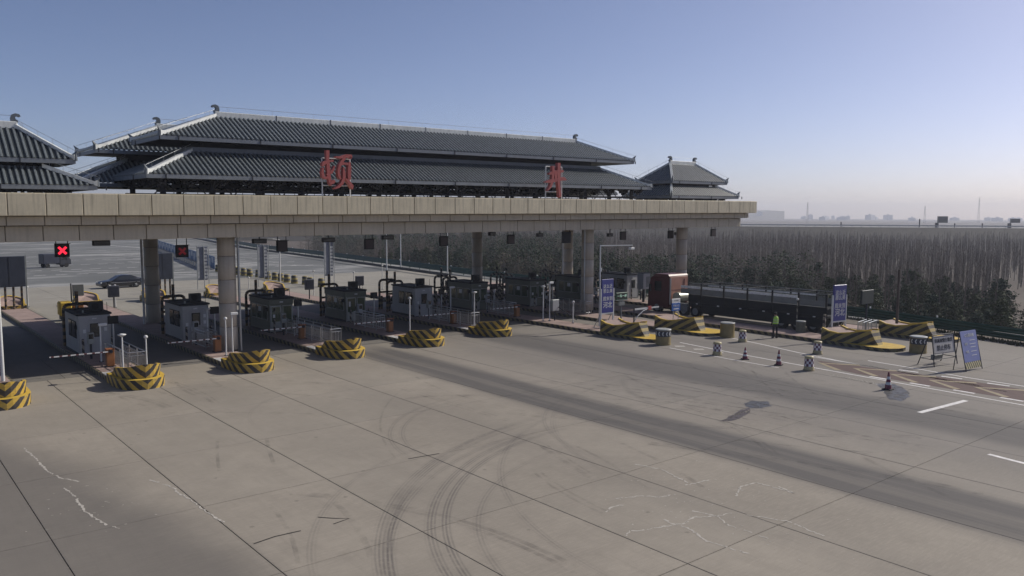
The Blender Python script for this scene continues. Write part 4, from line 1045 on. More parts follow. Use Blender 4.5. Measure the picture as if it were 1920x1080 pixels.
MB().bbox(-.21,.21,-.21,.21,0,.05,.01).obj('base', m_rubber, cone); 
MB().lathe([(.16,.05),(.135,.25)],16).obj('cone_body', m_conr, cone)
for z0, z1, mt in ((.25,.38,m_white),(.38,.52,m_conr),(.52,.65,m_white),(.65,.88,m_conr)):
    r0, r1 = .135-(z0-.25)*.17, .135-(z1-.25)*.17; MB().lathe([(r0,z0),(r1,z1)],16).obj('band', mt, cone)
copy_tree(cone, (40.8,25.45,0), .3, 'tall traffic cone between the checkered barrels'); copy_tree(cone, (40.9,27.75,0), .8, 'short dark traffic cone just right of a checkered barrel', (1,1,.82))

# ------------------------------------------------------------------ person
def person(x, y, face):
    t = thing('person', 'person in dark uniform, cap and green safety vest standing by the kerb with back turned', 'person', (x,y,0), face)
    V = [(0,0,.95),(0,0,1.12),(0,.01,1.30),(0,.0,1.47),(0,.01,1.56),(0,.03,1.66),(0,.03,1.74),     #0-6 pelvis..head
         (-.17,0,1.43),(-.24,-.02,1.17),(-.21,.12,.95),(-.20,.18,.88),                       #7-10 left arm
         (.17,0,1.43),(.25,.03,1.18),(.27,.2,1.05),(.27,.26,1.0),                            #11-14 right arm
         (-.10,0,.88),(-.115,.02,.50),(-.12,-.02,.09),(-.125,.11,.04),                          #15-18
         (.10,0,.88),(.12,.01,.50),(.14,-.03,.09),(.15,.10,.04)]
    Eg = [(0,1),(1,2),(2,3),(3,4),(4,5),(5,6),(3,7),(7,8),(8,9),(9,10),(3,11),(11,12),(12,13),(13,14),(0,15),(15,16),(16,17),(17,18),(0,19),(19,20),(20,21),(21,22)]
    Rr = [(.16,.115),(.15,.11),(.17,.12),(.13,.10),(.055,.055),(.085,.1),(.075,.085),(.075,.07),(.052,.052),(.04,.04),(.035,.04),(.075,.07),(.052,.052),(.04,.04),(.035,.04),
          (.10,.10),(.068,.068),(.045,.05),(.045,.035),(.10,.10),(.068,.068),(.045,.05),(.045,.035)]
    me = bpy.data.meshes.new('body'); me.from_pydata(V, Eg, []); me.update()
    o = bpy.data.objects.new('body', me); COL.objects.link(o)
    s = o.modifiers.new('s', 'SKIN'); sb = o.modifiers.new('u', 'SUBSURF'); sb.levels = sb.render_levels = 2
    for i, v in enumerate(me.skin_vertices[0].data): v.radius = Rr[i]; v.use_root = (i == 0)
    bm = bpy.data.meshes.new_from_object(o.evaluated_get(bpy.context.evaluated_depsgraph_get())); bpy.data.objects.remove(o)
    bm.materials.clear(); bm.materials.append(m_cloth); bm.materials.append(m_skin)
    for p in bm.polygons:
        c = p.center; p.use_smooth = True
        if (c.z > 1.55) or (c.z < 1.02 and c.y > .16 and abs(c.x) > .15 and c.z > .7): p.material_index = 1
    mk('body', bm, t)
    m = MB(); n = 20; rings = [(.19,.15,1.0),(.195,.15,1.15),(.205,.155,1.3),(.2,.145,1.42),(.15,.12,1.5),(.09,.09,1.53)]
    vs = [(a*math.cos(2*PI*i/n), b*math.sin(2*PI*i/n), z) for a,b,z in rings for i in range(n)]
    m.add(vs, [(k*n+i,k*n+(i+1)%n,(k+1)*n+(i+1)%n,(k+1)*n+i) for k in range(5) for i in range(n)], 0, True); m.obj('vest', m_vest, t)
    m = MB()
    for z in (1.1, 1.26):
        a_, b_ = .2+.004, .157
        vs = [((a_+.006)*math.cos(2*PI*i/n), (b_+.003)*math.sin(2*PI*i/n), z+dz) for dz in (0,.045) for i in range(n)]
        m.add(vs, [(i,(i+1)%n,n+(i+1)%n,n+i) for i in range(n)])
    m.obj('reflective_band', mat('reflective', (.5,.55,.45), .4), t)
    MB().lathe([(.098,0),(.108,.03),(.1,.085),(.06,.12),(.02,.13)], 16, (0,.035,1.70)).box(-.07,.07,.1,.2,1.71,1.725).obj('cap', m_cloth, t)
    MB().lathe([(.09,-.02),(.1,.01),(.1,.05)], 14, (0,.028,1.655)).obj('hair', m_rubber, t)
    m = MB()
    for s_ in (-1, 1):                      # fingers
        bx = -.2 if s_ < 0 else .27; by, bz = (.18,.88) if s_ < 0 else (.26,1.0)
        for k in range(4):
            p = Vector((bx-.03+.02*k, by, bz)); q = p+Vector((0,.035,-.03-.006*(k in (1,2)))); m.cyl(p, q, .011, .009, 6); m.cyl(q, q+Vector((0,.0,-.03)), .009, .007, 6)
        m.cyl((bx-s_*.035,by,bz+.01),(bx-s_*.045,by+.05,bz),.012,.009,6)
    m.obj('fingers', m_skin, t)
    for s_ in (-1, 1): MB().bbox(s_*.135-.05,s_*.135+.05,-.1,.18,0,.09,.03).obj('shoe', m_rubber, t)
    m = MB(); m.add([(-.02,.105+.03,1.655),(.02,.135,1.655),(0,.165,1.65),(0,.13,1.69)], [(0,1,2),(0,2,3),(1,3,2)]); m.box(-.025,.025,.122,.128,1.615,1.622)
    for s_ in (-1,1): m.cyl((s_*.035,.115,1.69),(s_*.035,.128,1.69),.012,n=8); m.cyl((s_*.088,.03,1.665),(s_*.1,.025,1.67),.028,n=8)
    m.obj('face_features', m_skin, t)
person(49.75, 31.4, math.radians(-35))

# ------------------------------------------------------------------ truck
def wheel(par, x, y, r, w_, mt=None, nm='wheel'):
    wb = MB(); wb.cyl((x-w_/2,y,r),(x+w_/2,y,r),r,n=24); t_ = wb.obj(nm, m_rubber, par)
    MB().cyl((x-w_/2-.012,y,r),(x+w_/2+.012,y,r),r*.55,n=16).obj('rim', mt or m_grey, t_)
t = thing('ticket_cabinet', 'pale raised ticket cabinet on a post just left of the red lorry cab', 'cabinet', (58.6,51.2,.23))
MB().bbox(-.5,.5,-.4,.4,1.25,2.75,.03).obj('cabinet', m_boothw, t); MB().bbox(-.12,.42,-.42,-.401,1.45,2.45,.01).obj('door', m_grey, t); MB().cyl((0,0,0),(0,0,1.26),.12,n=10).obj('post', m_dark, t); MB().box(-.55,.55,-.45,.45,2.755,2.8).obj('roof', m_roofd, t)
tr = thing('lorry', 'red lorry with silver tank and long dark stake trailer standing in the shade', 'lorry', (54.3, 43.5, 0))
W2 = 2.5
c = MB()
prof = [(1.1,.55),(1.1,3.28),(1.2,3.42),(2.6,3.42),(3.15,3.0),(3.35,2.1),(3.42,1.1),(3.42,.55)]
n = len(prof); c.add([(0,a,b) for a,b in prof]+[(W2,a,b) for a,b in prof], [tuple(range(n)), tuple(range(n,2*n))[::-1]]+[(i,n+i,n+(i+1)%n,(i+1)%n) for i in range(n)]); c.obj('cab', m_truckr, tr)
MB().bbox(.06,W2-.06,1.03,1.095,1.15,3.22,.02).obj('cab_back_panel', m_trucklit, tr)
m = MB(); m.box(.05,W2-.05,1.005,1.028,2.05,2.1); m.box(.05,W2-.05,1.005,1.028,1.2,1.26); m.box(1.9,1.96,.99,1.028,1.15,3.0); m.obj('cab_rib', m_truckr, tr)
d = MB(); d.bbox(-.03,-.002,1.75,2.75,.95,3.0,.01); dd = d.obj('door', m_truckr, tr); MB().box(-.04,-.031,1.9,2.65,1.95,2.8).obj('window', m_glass, dd)
MB().cyl((-.12,.85,.9),(-.12,.85,3.1),.07,n=10).obj('exhaust_stack', m_stain, tr)
MB().cyl((.3,.5,1.5),(2.3,.5,1.5),.44,n=24).obj('tank', m_tank, tr)
MB().bbox(-.05,.28,-.9,.5,.45,1.1,.04).obj('fuel_tank', m_grey, tr)
MB().box(-.25,-.05,3.0,3.1,1.9,2.5).obj('mirror', m_rubber, tr)
for yy in (2.4, -.5, -1.7):
    for xx in (.17, W2-.17): wheel(tr, xx, yy, .52, .32)
MB().box(.8,1.7,-2.6,1.0,.75,1.0).obj('chassis', m_dark, tr)
# trailer (local y from -16.2 to -1.1)
trl = mk('trailer', None, tr, (0,0,0))
MB().bbox(0,W2,-13.4,-1.0,1.1,1.3,.02).obj('deck', m_trail, trl)
for s_, xx in ((-1,0),(1,W2)):
    MB().box(xx-.03 if s_ < 0 else xx, xx if s_ < 0 else xx+.03, -13.4,-1.0,1.3,1.9).obj('side_panel', m_trail, trl)
    for k in range(6):
        y0 = -13.3+k*2.2; a = xx-.028 if s_ < 0 else xx
        MB().box(a, a+.028, y0+.1, y0+2.1, 1.95, 2.35).obj('mesh_panel', m_mesh, trl)
        if k > 0: MB().box(a-.004, a+.032, y0+.1, y0+2.1, 2.42+.0, 2.62).obj('white_banner', mat('banner_white', (.80,.80,.78), .6, var=.3, scale=6), trl)
        MB().box(a-.03, a+.06, y0-.06, y0+.06, 1.0, 2.85).obj('stake', m_trail, trl)
    m = MB(); m.tube([(xx,-13.4,2.85),(xx,-1.0,2.85)],.035,6); m.tube([(xx,-13.4,2.7),(xx,-1.0,2.7)],.02,6); m.obj('top_rail', m_grey, trl)
    MB().box(xx-.035 if s_<0 else xx,xx if s_<0 else xx+.035,-13.3,-2.2,.42,1.08).obj('shade_skirt', m_trail, trl)  # added dark panel standing in for the shade that hides the wheels
MB().box(0,W2,-1.05,-1.0,1.3,2.75).obj('headboard', m_trail, trl)
m = MB()
for k in range(6): m.tube([(0,-13.3+k*2.2,2.85),(W2,-13.3+k*2.2,2.85)],.015,5)
m.obj('cross_bar', m_dark, trl)
MB().bbox(.1,W2-.1,-13.0,-1.5,1.3,1.8,.1).obj('cargo', m_trail, trl)
for yy in (-12.3,-11.0,-9.7):
    for xx in (.17, W2-.17): wheel(trl, xx, yy, .5, .32)
m = MB(); 
for k in range(6): m.box(-.045,-.031,-12.5+k*2.1,-12.3+k*2.1,1.14,1.22)
m.obj('marker_plate', m_white, trl)

# sedan
def sedan(x, y, rz):
    t = thing('sedan_car', 'dark saloon car crossing the far plaza behind the leftmost booth', 'car', (x,y,0), rz)
    # local: length along x (front -x), width along y
    L = [(-2.35,.32,.55,.70),(-2.25,.25,.72,.80),(-1.4,.22,.86,.86),(-.95,.2,.92,.88),(-.25,.2,1.36,.70),(.3,.2,1.44,.68),(.9,.2,1.40,.68),(1.65,.2,1.1,.80),(2.2,.25,1.0,.82),(2.4,.4,.8,.72)]
    m = MB(); rings = []
    for xx, z0, zt, hw in L:
        belt = min(zt, .92 if zt > 1 else zt); w0 = .9 if abs(xx) < 2.1 else .8
        rings.append([(xx,-w0+.04,z0),(xx,-w0,.5),(xx,-w0+.03,belt-.02),(xx,-hw,zt-.05),(xx,-hw*.7,zt),(xx,hw*.7,zt),(xx,hw,zt-.05),(xx,w0-.03,belt-.02),(xx,w0,.5),(xx,w0-.04,z0)])
    vs = [v for r in rings for v in r]; n = 10
    m.add(vs, [(k*n+i,(k+1)*n+i,(k+1)*n+(i+1)%n,k*n+(i+1)%n) for k in range(len(L)-1) for i in range(n)], 0, True)
    m.add(rings[0], [tuple(range(n))]); m.add(rings[-1], [tuple(range(n))[::-1]]); m.obj('body', m_carp, t)
    for s_ in (-1, 1):
        g = MB(); g.add([(-.85,s_*.9,.93),(1.5,s_*.9,.93),(1.0,s_*.735,1.33),(.3,s_*.72,1.38),(-.2,s_*.735,1.31)], [(0,1,2,3,4)] if s_ < 0 else [(4,3,2,1,0)]); g.obj('side_window', m_glass, t)
        MB().box(-1.6,1.8,s_*.905-.008,s_*.905+.008,.62,.66).obj('trim_strip', m_stain, t)
        MB().bbox(-2.36,-2.2,s_*.62-.16,s_*.62+.16,.6,.72,.02).obj('headlight', m_white, t)
        for xx in (-1.45, 1.4):
            wb = MB(); wb.cyl((xx,s_*.92,.33),(xx,s_*.70,.33),.33,n=24); w_ = wb.obj('wheel', m_rubber, t)
            r = MB(); r.cyl((xx,s_*.935,.33),(xx,s_*.9,.33),.07,n=10)
            for k in range(5): a = 2*PI*k/5; r.cyl((xx,s_*.93,.33),(xx+.21*math.cos(a),s_*.93,.33+.21*math.sin(a)),.025,n=5)
            r.obj('rim', m_stain, w_)
    MB().add if False else None
    g = MB(); g.add([(-.98,-.7,.93),(-.98,.7,.93),(-.27,.58,1.36),(-.27,-.58,1.36)], [(0,1,2,3)]); g.obj('windscreen', m_glass, t)
    g = MB(); g.add([(1.72,.66,1.1),(1.72,-.66,1.1),(.98,-.58,1.4),(.98,.58,1.4)], [(0,1,2,3)]); g.obj('rear_window', m_glass, t)
sedan(24.1, 98.6, math.radians(7))
t = thing('small_truck', 'small dark cargo truck on the far road behind the lit red cross', 'truck', (25.2,141,-.05), math.radians(15))
MB().bbox(-2.0,.4,-.8,.8,.6,2.1,.06).obj('cargo_box', m_navy, t)
m = MB(); m.add([(.5,-.75,.4),(2.1,-.75,.4),(2.1,-.75,1.1),(1.6,-.75,1.8),(.5,-.75,1.8),(.5,.75,.4),(2.1,.75,.4),(2.1,.75,1.1),(1.6,.75,1.8),(.5,.75,1.8)], [(0,1,2,3,4),(9,8,7,6,5),(0,5,6,1),(1,6,7,2),(2,7,8,3),(3,8,9,4),(4,9,5,0)]); cb = m.obj('cab', m_dark, t)
m = MB(); m.box(.8,1.5,-.76,-.752,1.15,1.65); m.obj('window', m_glass, t)
for xx in (-1.4, 1.4):
    for yy in (-.7,.7):
        MB().cyl((xx,yy-.1,.32),(xx,yy+.1,.32),.32,n=16).obj('wheel', m_rubber, t)

# ------------------------------------------------------------------ things on the far side of the canopy
def billboard(x, y, w, h, z, lab, rz=0):
    t = thing('information_board', lab, 'sign', (x,y,.23), rz)
    MB().bbox(-w/2,w/2,-.1,.1,z,z+h,.03).obj('board_back', mat('board_slate', (.035,.045,.07), .6), t)
    MB().box(-.02,.02,-.115,-.101,z+.05,z+h-.05).obj('seam', m_dark, t)
    m = MB()
    for sx in (-w/2-.05, w/2+.05): m.box(sx-.05,sx+.05,-.05,.05,0,z+h+.05)
    m.obj('side_post', m_frame, t)
    for k in range(4): MB().cyl((-w*.38+k*w*.25,.1,0),(-w*.38+k*w*.25,.1,z),.09,n=8).obj('leg', m_guard, t)
billboard(10.75, 79.5, 2.4, 2.6, 1.9, 'large dark two-leaf information board on legs at the left edge')
billboard(24.6, 84.5, 1.9, 2.6, 1.6, 'dark information board just right of the left rear column')
def ladder(x, y, lab, h=4.6):
    t = thing('vertical_banner_sign', lab, 'sign', (x,y,.23))
    MB().bbox(-.55,.5,-.08,.08,1.0,h,.02).obj('panel', mat('banner_slate', (.16,.18,.23), .6), t)
    m = MB()
    for xx in (-.6,.12,.62): m.cyl((xx,-.12,0),(xx,-.12,h+.1),.045,n=8)
    m.obj('side_post', m_steel, t)
    for j in range(9):
        z = 1.15+j*.38; MB().box(.2,.48,-.1,-.081,z,z+.26).obj('white_tile', m_white, t)
    MB().box(-.52,-.36,-.1,-.081,1.2,h-.2).obj('white_strip', mat('strip_worn', (.4,.42,.45), .6, var=.5, scale=3), t)
ladder(36.4, 88.0, 'vertical sign panel with white tiles beyond the fourth booth, right of the big column')
ladder(43.5, 86.0, 'vertical sign panel with white tiles, right one of the pair', 5.0)
ladder(29.9, 88.5, 'vertical sign panel with white tiles behind the left edge of the big column')
bar0 = thing('lane_barrel', 'small black and yellow barrel in the far row beyond the booths', 'barrel', (41.9,117.5,0), group='black and yellow barrels in the far row')
MB().lathe([(.4,0),(.42,.05),(.38,.5),(.36,.95),(.2,1.0)],14).obj('drum', stripes('barrel_paint', (.28,.22,.05),(.03,.03,.03),0,0,2.1), bar0)
for i in range(15):
    y = 114-i*2.0; copy_tree(bar0, (42.0+.02*i+random.uniform(-.3,.3), y, 0))
# mixed poles with heads on the far ends
for i, (x, y, h) in enumerate(((12.6,83.2,1.7),(18.6,78,1.9),(30.0,76,2.2),(36.5,75.5,2.6),(40.2,74,2.4),(46.5,79,2.6))):
    cam_pole(x, y, h, 'white pole with round head on the far end of the islands, %s from the left' % gn[i], 'ball', 0)
for i, (x, y) in enumerate(((18.0,76),(34.6,72.5),(40.6,73.5))):
    t = thing('entry_terminal', 'dark entry terminal screen on a post beyond the booths, %s from the left' % gn[i], 'terminal', (x,y,.23))
    MB().bbox(-.45,.45,-.15,.15,.9,1.9,.04).obj('cabinet', mat('terminal_slate', (.06,.065,.085), .5), t); MB().cyl((0,0,0),(0,0,.9),.06,n=8).obj('post', m_dark, t); MB().box(-.36,.36,-.16,-.151,1.05,1.8).obj('screen', m_navy, t)
t = thing('yellow_machine', 'yellow sweeping machine with boxes behind the leftmost booth', 'machine', (13.6,71,.0))
MB().bbox(-.8,.1,-.5,.5,.4,1.5,.1).obj('hopper', m_yel, t); MB().bbox(.15,.9,-.45,.45,.3,1.2,.04).obj('crate', m_orange, t); MB().bbox(-.7,.7,-.4,.4,.1,.4,.02).obj('chassis', m_dark, t)
m = MB(); m.cyl((.1,-.2,.4),(.1,-.2,2.9),.05,n=8); m.obj('mast', m_dark, t); MB().bbox(.2,1.0,-.3,-.1,1.9,2.8,.03).obj('lamp_box', m_grey, t)
for xx in (-.5,.5):
    MB().cyl((xx,-.5,.22),(xx,-.4,.22),.22,n=14).obj('wheel', m_rubber, t)
for i, (x, y, hh) in enumerate(((67.5,109,8),(64.5,92,7.5),(62.6,105,7.6),(36.7,84,5.6))):
    t = thing('lamp_post', 'thin white lamp post beyond the canopy, %s' % ('behind the guardrail on the left','behind the guardrail nearer the rear column','standing near the far guardrail','beside the left vertical sign panel')[i], 'lamp post', (x,y,0))
    MB().cyl((0,0,-1),(0,0,hh),.09,.06,n=8).obj('pole', m_white, t); MB().cyl((0,0,hh),(-.9,0,hh+.1),.04,n=6).obj('arm', m_white, t); MB().bbox(-1.3,-.8,-.1,.1,hh+.05,hh+.15,.02).obj('lamp_head', m_grey, t)
# blue and white hoarding along the far road
t = thing('hoarding', 'blue and white hoarding along the far road left of the big column', 'fence', (0,0,0))
P0, P1 = Vector((58,203)), Vector((43,122)); d = (P1-P0); L = d.length; u = d/L; n = 30
m_hb = mat('hoarding_blue', (.05,.13,.26), .5, var=.3); m_hw = mat('hoarding_white', (.45,.48,.50), .5)
for k in range(n):
    a = P0+u*(k*L/n+.04); b = P0+u*((k+1)*L/n-.04); nn = Vector((-u.y,u.x))*.05
    m = MB(); m.prism([tuple(a-nn),tuple(b-nn),tuple(b+nn),tuple(a+nn)], .0, 1.9); m.obj('blue_panel', m_hb, t)
    c0 = a.lerp(b,.2); c1 = a.lerp(b,.8)
    m = MB(); m.prism([tuple(c0-nn*1.3),tuple(c1-nn*1.3),tuple(c1+nn*1.3),tuple(c0+nn*1.3)], .95 if k%2 else .25, 1.75 if k % 2 else 1.5); m.obj('white_panel', m_hw, t)
m = MB(); 
for k in range(60):
    a = P0+u*(k*L/60)+Vector((-1.2,-.8)); m.box(a.x-.4,a.x+.4,a.y-.3,a.y+.3,-.05,.55) if k%2 else None
m.obj('concrete_foot', m_worn, t)

# guardrail
gp = [(59.5,8),(60.7,19.2),(62.6,26),(64.4,32),(65.6,42),(65.8,60),(65.2,74),(66.3,88),(69.2,112),(72.6,142),(77,190),(92,270)]
gr = thing('guardrail', 'dark green guardrail along the right edge of the plaza and the far road', 'guardrail')
posts = MB(); refl = MB(); 
for i in range(len(gp)-1):
    a, b = Vector(gp[i]), Vector(gp[i+1]); L = (b-a).length; u = (b-a)/L; nn = Vector((-u.y,u.x)); k = int(L/4)+1
    for zc, hh in ((.78, .2), (.36,.2)):
        m = MB()
        def ring(p): return [(p.x+nn.x*o, p.y+nn.y*o, zc+z) for o, z in ((.0,-hh),(.05,-hh*.5),(.0,0),(.05,hh*.5),(.0,hh))]
        A, B = ring(a), ring(b); m.add(A+B, [(j,j+1,6+j,5+j) for j in range(4)]); C = [(x-nn.x*.02,y-nn.y*.02,z) for x,y,z in A+B]; m.add(C, [(5+j,6+j,j+1,j) for j in range(4)]); m.obj('rail_beam', m_green, gr)
    for j in range(k):
        p = a+u*(j*L/k); posts.cyl((p.x-nn.x*.12,p.y-nn.y*.12,-.06),(p.x-nn.x*.12,p.y-nn.y*.12,1.0),.06,n=6)
        if j % 2 == 0: refl.box(p.x-.06,p.x+.06,p.y-.04,p.y+.04,1.0,1.14)
posts.obj('post', m_green, gr); refl.obj('reflector', m_white, gr)
g2 = thing('guardrail', 'second low guardrail on the road side of the dark green one', 'guardrail')
m = MB()
for i in range(len(gp)-5, len(gp)-1):
    a, b = Vector(gp[i])-Vector((4.5,0)), Vector(gp[i+1])-Vector((4.5,0)); strip(m, [tuple(a),tuple(b)], .3, .5)
    q = [(a.x,a.y,.2),(b.x,b.y,.2),(b.x,b.y,.6),(a.x,a.y,.6)]; m.add(q, [(0,1,2,3)])
m.obj('rail_beam', m_dark, g2)
# verge plants and heap of hoses at the right verge
vg = MB(); rv = random.Random(5)
for _ in range(2600):
    k = rv.random()*5; i = int(k); a, b = Vector(gp[i]), Vector(gp[i+1]); p = a.lerp(b, k-i)+Vector((-rv.uniform(.3,1.3),0)); s_ = rv.uniform(.05,.22)
    ax = rv.uniform(0,PI); dx, dy = math.cos(ax)*s_*.5, math.sin(ax)*s_*.5
    vg.add([(p.x-dx,p.y-dy,-.05),(p.x+dx,p.y+dy,-.05),(p.x+rv.uniform(-.1,.1),p.y,s_*1.4)], [(0,1,2)])
vg.obj('verge_weeds', mat('weeds', (.075,.075,.045), .9, var=.4), kind='stuff')
MB().box(60.8,64.4,10,40,-.05,.05).obj('verge_strip', mat('verge_soil', (.13,.11,.085), .9, var=.35, scale=2, bump=.4), kind='structure')
def bench_rack(x, y):
    t = thing('metal_barricade', 'tubular metal barricades stacked behind the second blue poster', 'barricade', (x,y,.0), .2)
    for k in range(3):
        m = MB(); yy = k*.35; m.tube([(0,yy,.1),(0,yy,1.1),(2.0,yy,1.1),(2.0,yy,.1),(0,yy,.1)],.03,6)
        for j in range(1,9): m.cyl((j*.22,yy,.1),(j*.22,yy,1.1),.013,n=5)
        m.obj('frame', m_steel, t)
bench_rack(54.6, 27.2)
t = thing('display_screen', 'dark back of a display screen on a post behind the second blue poster', 'sign', (56.6,28.4,.2))
MB().bbox(-.85,.85,-.08,.08,2.0,3.0,.03).obj('screen_back', mat('screen_back', (.018,.028,.03), .6), t); MB().cyl((0,0,0),(0,0,2.0),.07,n=10).obj('post', m_dark, t)
t = thing('guard_posts', 'group of black striped steel posts behind the wedge nose of the person\'s island', 'bollards', (53.0,29.6,.22))
for k, (x, y) in enumerate(((0,0),(.6,.3),(1.1,-.4),(1.7,.2))): MB().cyl((x,y,0),(x,y,1.3),.09,n=10).obj('bollard', m_guardw, t)
cam_pole(52.8, 31.6, 2.2, 'black striped pole with round head beside the grey-green bin', 'ball', .22, mt=m_guardw)

# ------------------------------------------------------------------ far highway and plain
def prism_line(nm, a, b, w0, w1, z0, z1, mt, **kw):
    a, b = Vector(a), Vector(b); u = (b-a).normalized(); nn = Vector((-u.y,u.x)); m = MB()
    pts = [(a-nn*w0),(a+nn*w0),(b+nn*w0),(b-nn*w0)]; tp = [(a-nn*w1),(a+nn*w1),(b+nn*w1),(b-nn*w1)]
    m.add([(p.x,p.y,z0) for p in pts]+[(p.x,p.y,z1) for p in tp], [(0,1,2,3),(7,6,5,4),(0,4,5,1),(1,5,6,2),(2,6,7,3),(3,7,4,0)]); return m.obj(nm, mt, **kw)
HA, HB = (60, 520), (560, -20)
prism_line('highway_embankment', HA, HB, 26, 9, -5.1, 3.3, mat('embankment_dry', (.075,.068,.055), .95, var=.35, scale=.2), kind='structure')
prism_line('highway', HA, HB, 8.6, 8.6, 3.31, 3.36, mat('highway_grey', (.30,.30,.29), .8), kind='structure')
hu = (Vector(HB)-Vector(HA)).normalized(); hn = Vector((hu.y,-hu.x)); 
if hn.dot(Vector((0,0))-Vector(HA)) < 0: hn = -hn
for s_, lb in ((1,'near side guardrail of the distant highway'),(-1,'far side guardrail of the distant highway')):
    a = Vector(HA)+hn*s_*8.2; b = Vector(HB)+hn*s_*8.2; m = MB(); k = 180
    t = thing('guardrail', lb, 'guardrail')
    prism_line('rail_beam', tuple(a), tuple(b), .06, .06, 3.95, 4.3, m_steel).parent = t
    for j in range(k): p = a.lerp(b, j/k); m.box(p.x-.08,p.x+.08,p.y-.08,p.y+.08,3.3,4.2)
    m.obj('post', m_steel, t)
def hw_sign(az_px, lab, D, w, h, z):
    # az given as world bearing from the plaza
    x, y = az_px; t = thing('highway_sign', lab, 'road sign', (x,y,3.3), math.radians(-48))
    MB().cyl((-w*.7,0,0),(-w*.7,0,z+h),.25,n=8).obj('post', m_grey, t)
    MB().bbox(-w*.7+.2,w/2,-.15,.15,z,z+h,.05).obj('board', mat('sign_board_back', (.07,.08,.09), .6), t)
    MB().bbox(-w*.7-1.0,-w*.7+.3,-.5,.5,0,2.2,.05).obj('cabinet', m_dark, t)
hw_sign((321.5,237.5*.0+0,), '', 0, 1, 1, 1) if False else None

import numpy as np
def at(px, dist):            # world bearing of a direction measured on site -> ground point at that distance
    f = 1520.3; yaw = math.radians(39.602); a = math.atan((px-960)/f*math.cos(math.radians(5.2)))
    cx, cy = math.sin(a), math.cos(a)
    return ((math.cos(yaw)*cx+math.sin(yaw)*cy)*dist, (-math.sin(yaw)*cx+math.cos(yaw)*cy)*dist)
def on_hw(px):
    dx, dy = at(px, 1.0); A = Vector(HA); u = Vector(HB)-A
    # solve s*(dx,dy) = A + t*u
    det = dx*(-u.y)-dy*(-u.x); s = (A.x*(-u.y)-A.y*(-u.x))/det
    return dx*s, dy*s
x, y = on_hw(1769); hw_sign((x,y), 'dark road sign on a post above the distant highway, left of the two', 0, 3.6, 3.0, 2.2)
x, y = on_hw(1905); hw_sign((x,y), 'dark road sign above the distant highway at the right edge', 0, 3.4, 1.9, 2.4)
for i, (px, h) in enumerate(((1724,3.4),(1577,1.8),(1842,1.6),(1790,1.5))):
    x, y = on_hw(px); t = thing('highway_post', 'small dark post on the skyline of the distant highway, %s' % ('tallest, left of the road sign','far left','near the right edge','just right of the road sign')[i], 'post', (x,y,3.3))
    MB().cyl((0,0,0),(0,0,h),.2,.3,n=8).obj('post', m_dark, t); MB().bbox(-.3,.3,-.2,.2,h,h+.5,.05).obj('head', m_dark, t)
# skyline
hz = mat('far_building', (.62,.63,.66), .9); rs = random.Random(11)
for i in range(26):
    px = rs.uniform(1395, 1990); D = rs.uniform(2500, 3400); x, y = at(px, D); w_, d_, h_ = rs.uniform(5,18), rs.uniform(6,12), rs.choice((9,10,12,14,17,24))
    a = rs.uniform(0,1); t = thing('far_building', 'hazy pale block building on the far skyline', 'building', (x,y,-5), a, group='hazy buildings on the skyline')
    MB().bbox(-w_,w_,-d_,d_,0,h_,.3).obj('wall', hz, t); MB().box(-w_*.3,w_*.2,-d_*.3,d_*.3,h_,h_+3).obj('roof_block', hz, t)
for i, (px, D, h) in enumerate(((1513,1500,36),(1834,1900,52),(1733,1700,32))):
    x, y = at(px, D); t = thing('lattice_tower', 'thin hazy tower on the skyline, %s' % ('left, above the poplars','near the right edge','beside the road sign')[i], 'tower', (x,y,-5))
    m = MB()
    for a in (-1,1):
        for b in (-1,1): m.cyl((a*1.6,b*1.6,0),(a*.3,b*.3,h),.16,n=4)
    m.obj('mast', m_grey, t)
    c_ = MB()
    for k in range(3): c_.box(-3+k*.7,3-k*.7,-.15,.15,h*.72+k*h*.1,h*.72+k*h*.1+.3)
    for k in range(6): z = h*k/6; r = 1.6-1.3*k/6; c_.cyl((-r,-r,z),(r,-r,z+h/6),.1,n=4); c_.cyl((r,r,z),(-r,r,z+h/6),.1,n=4)
    c_.obj('crossarm', m_grey, t)
# low hill far away
m = MB(); hp = []; rows = 9; cols = 40
for j in range(rows):
    for i in range(cols):
        px = 300+i*30; D = 2500+j*90; x, y = at(px, D); u_ = (px-1430)/140; h_ = 30*math.exp(-u_*u_)+ (18*math.exp(-((px-700)/260)**2)); hp.append((x,y,-5+(h_+rs.uniform(0,2.0))*math.sin(PI*j/(rows-1))))
m.add(hp, [(j*cols+i,j*cols+i+1,(j+1)*cols+i+1,(j+1)*cols+i) for j in range(rows-1) for i in range(cols-1)], 0, True); m.obj('hills', mat('hill_soil', (.12,.11,.09), .95), kind='structure')

# ------------------------------------------------------------------ haze
hm = bpy.data.materials.new('haze'); hm.use_nodes = True; t_ = hm.node_tree; t_.nodes.remove(t_.nodes['Principled BSDF'])
pv_ = t_.nodes.new('ShaderNodeVolumePrincipled'); pv_.inputs['Color'].default_value = (.86,.90,1,1); pv_.inputs['Density'].default_value = .00036; pv_.inputs['Anisotropy'].default_value = .2
t_.links.new(pv_.outputs[0], t_.nodes['Material Output'].inputs['Volume'])
MB().box(-3700,3700,-3700,3700,-6.2,62).obj('haze', hm, kind='stuff')

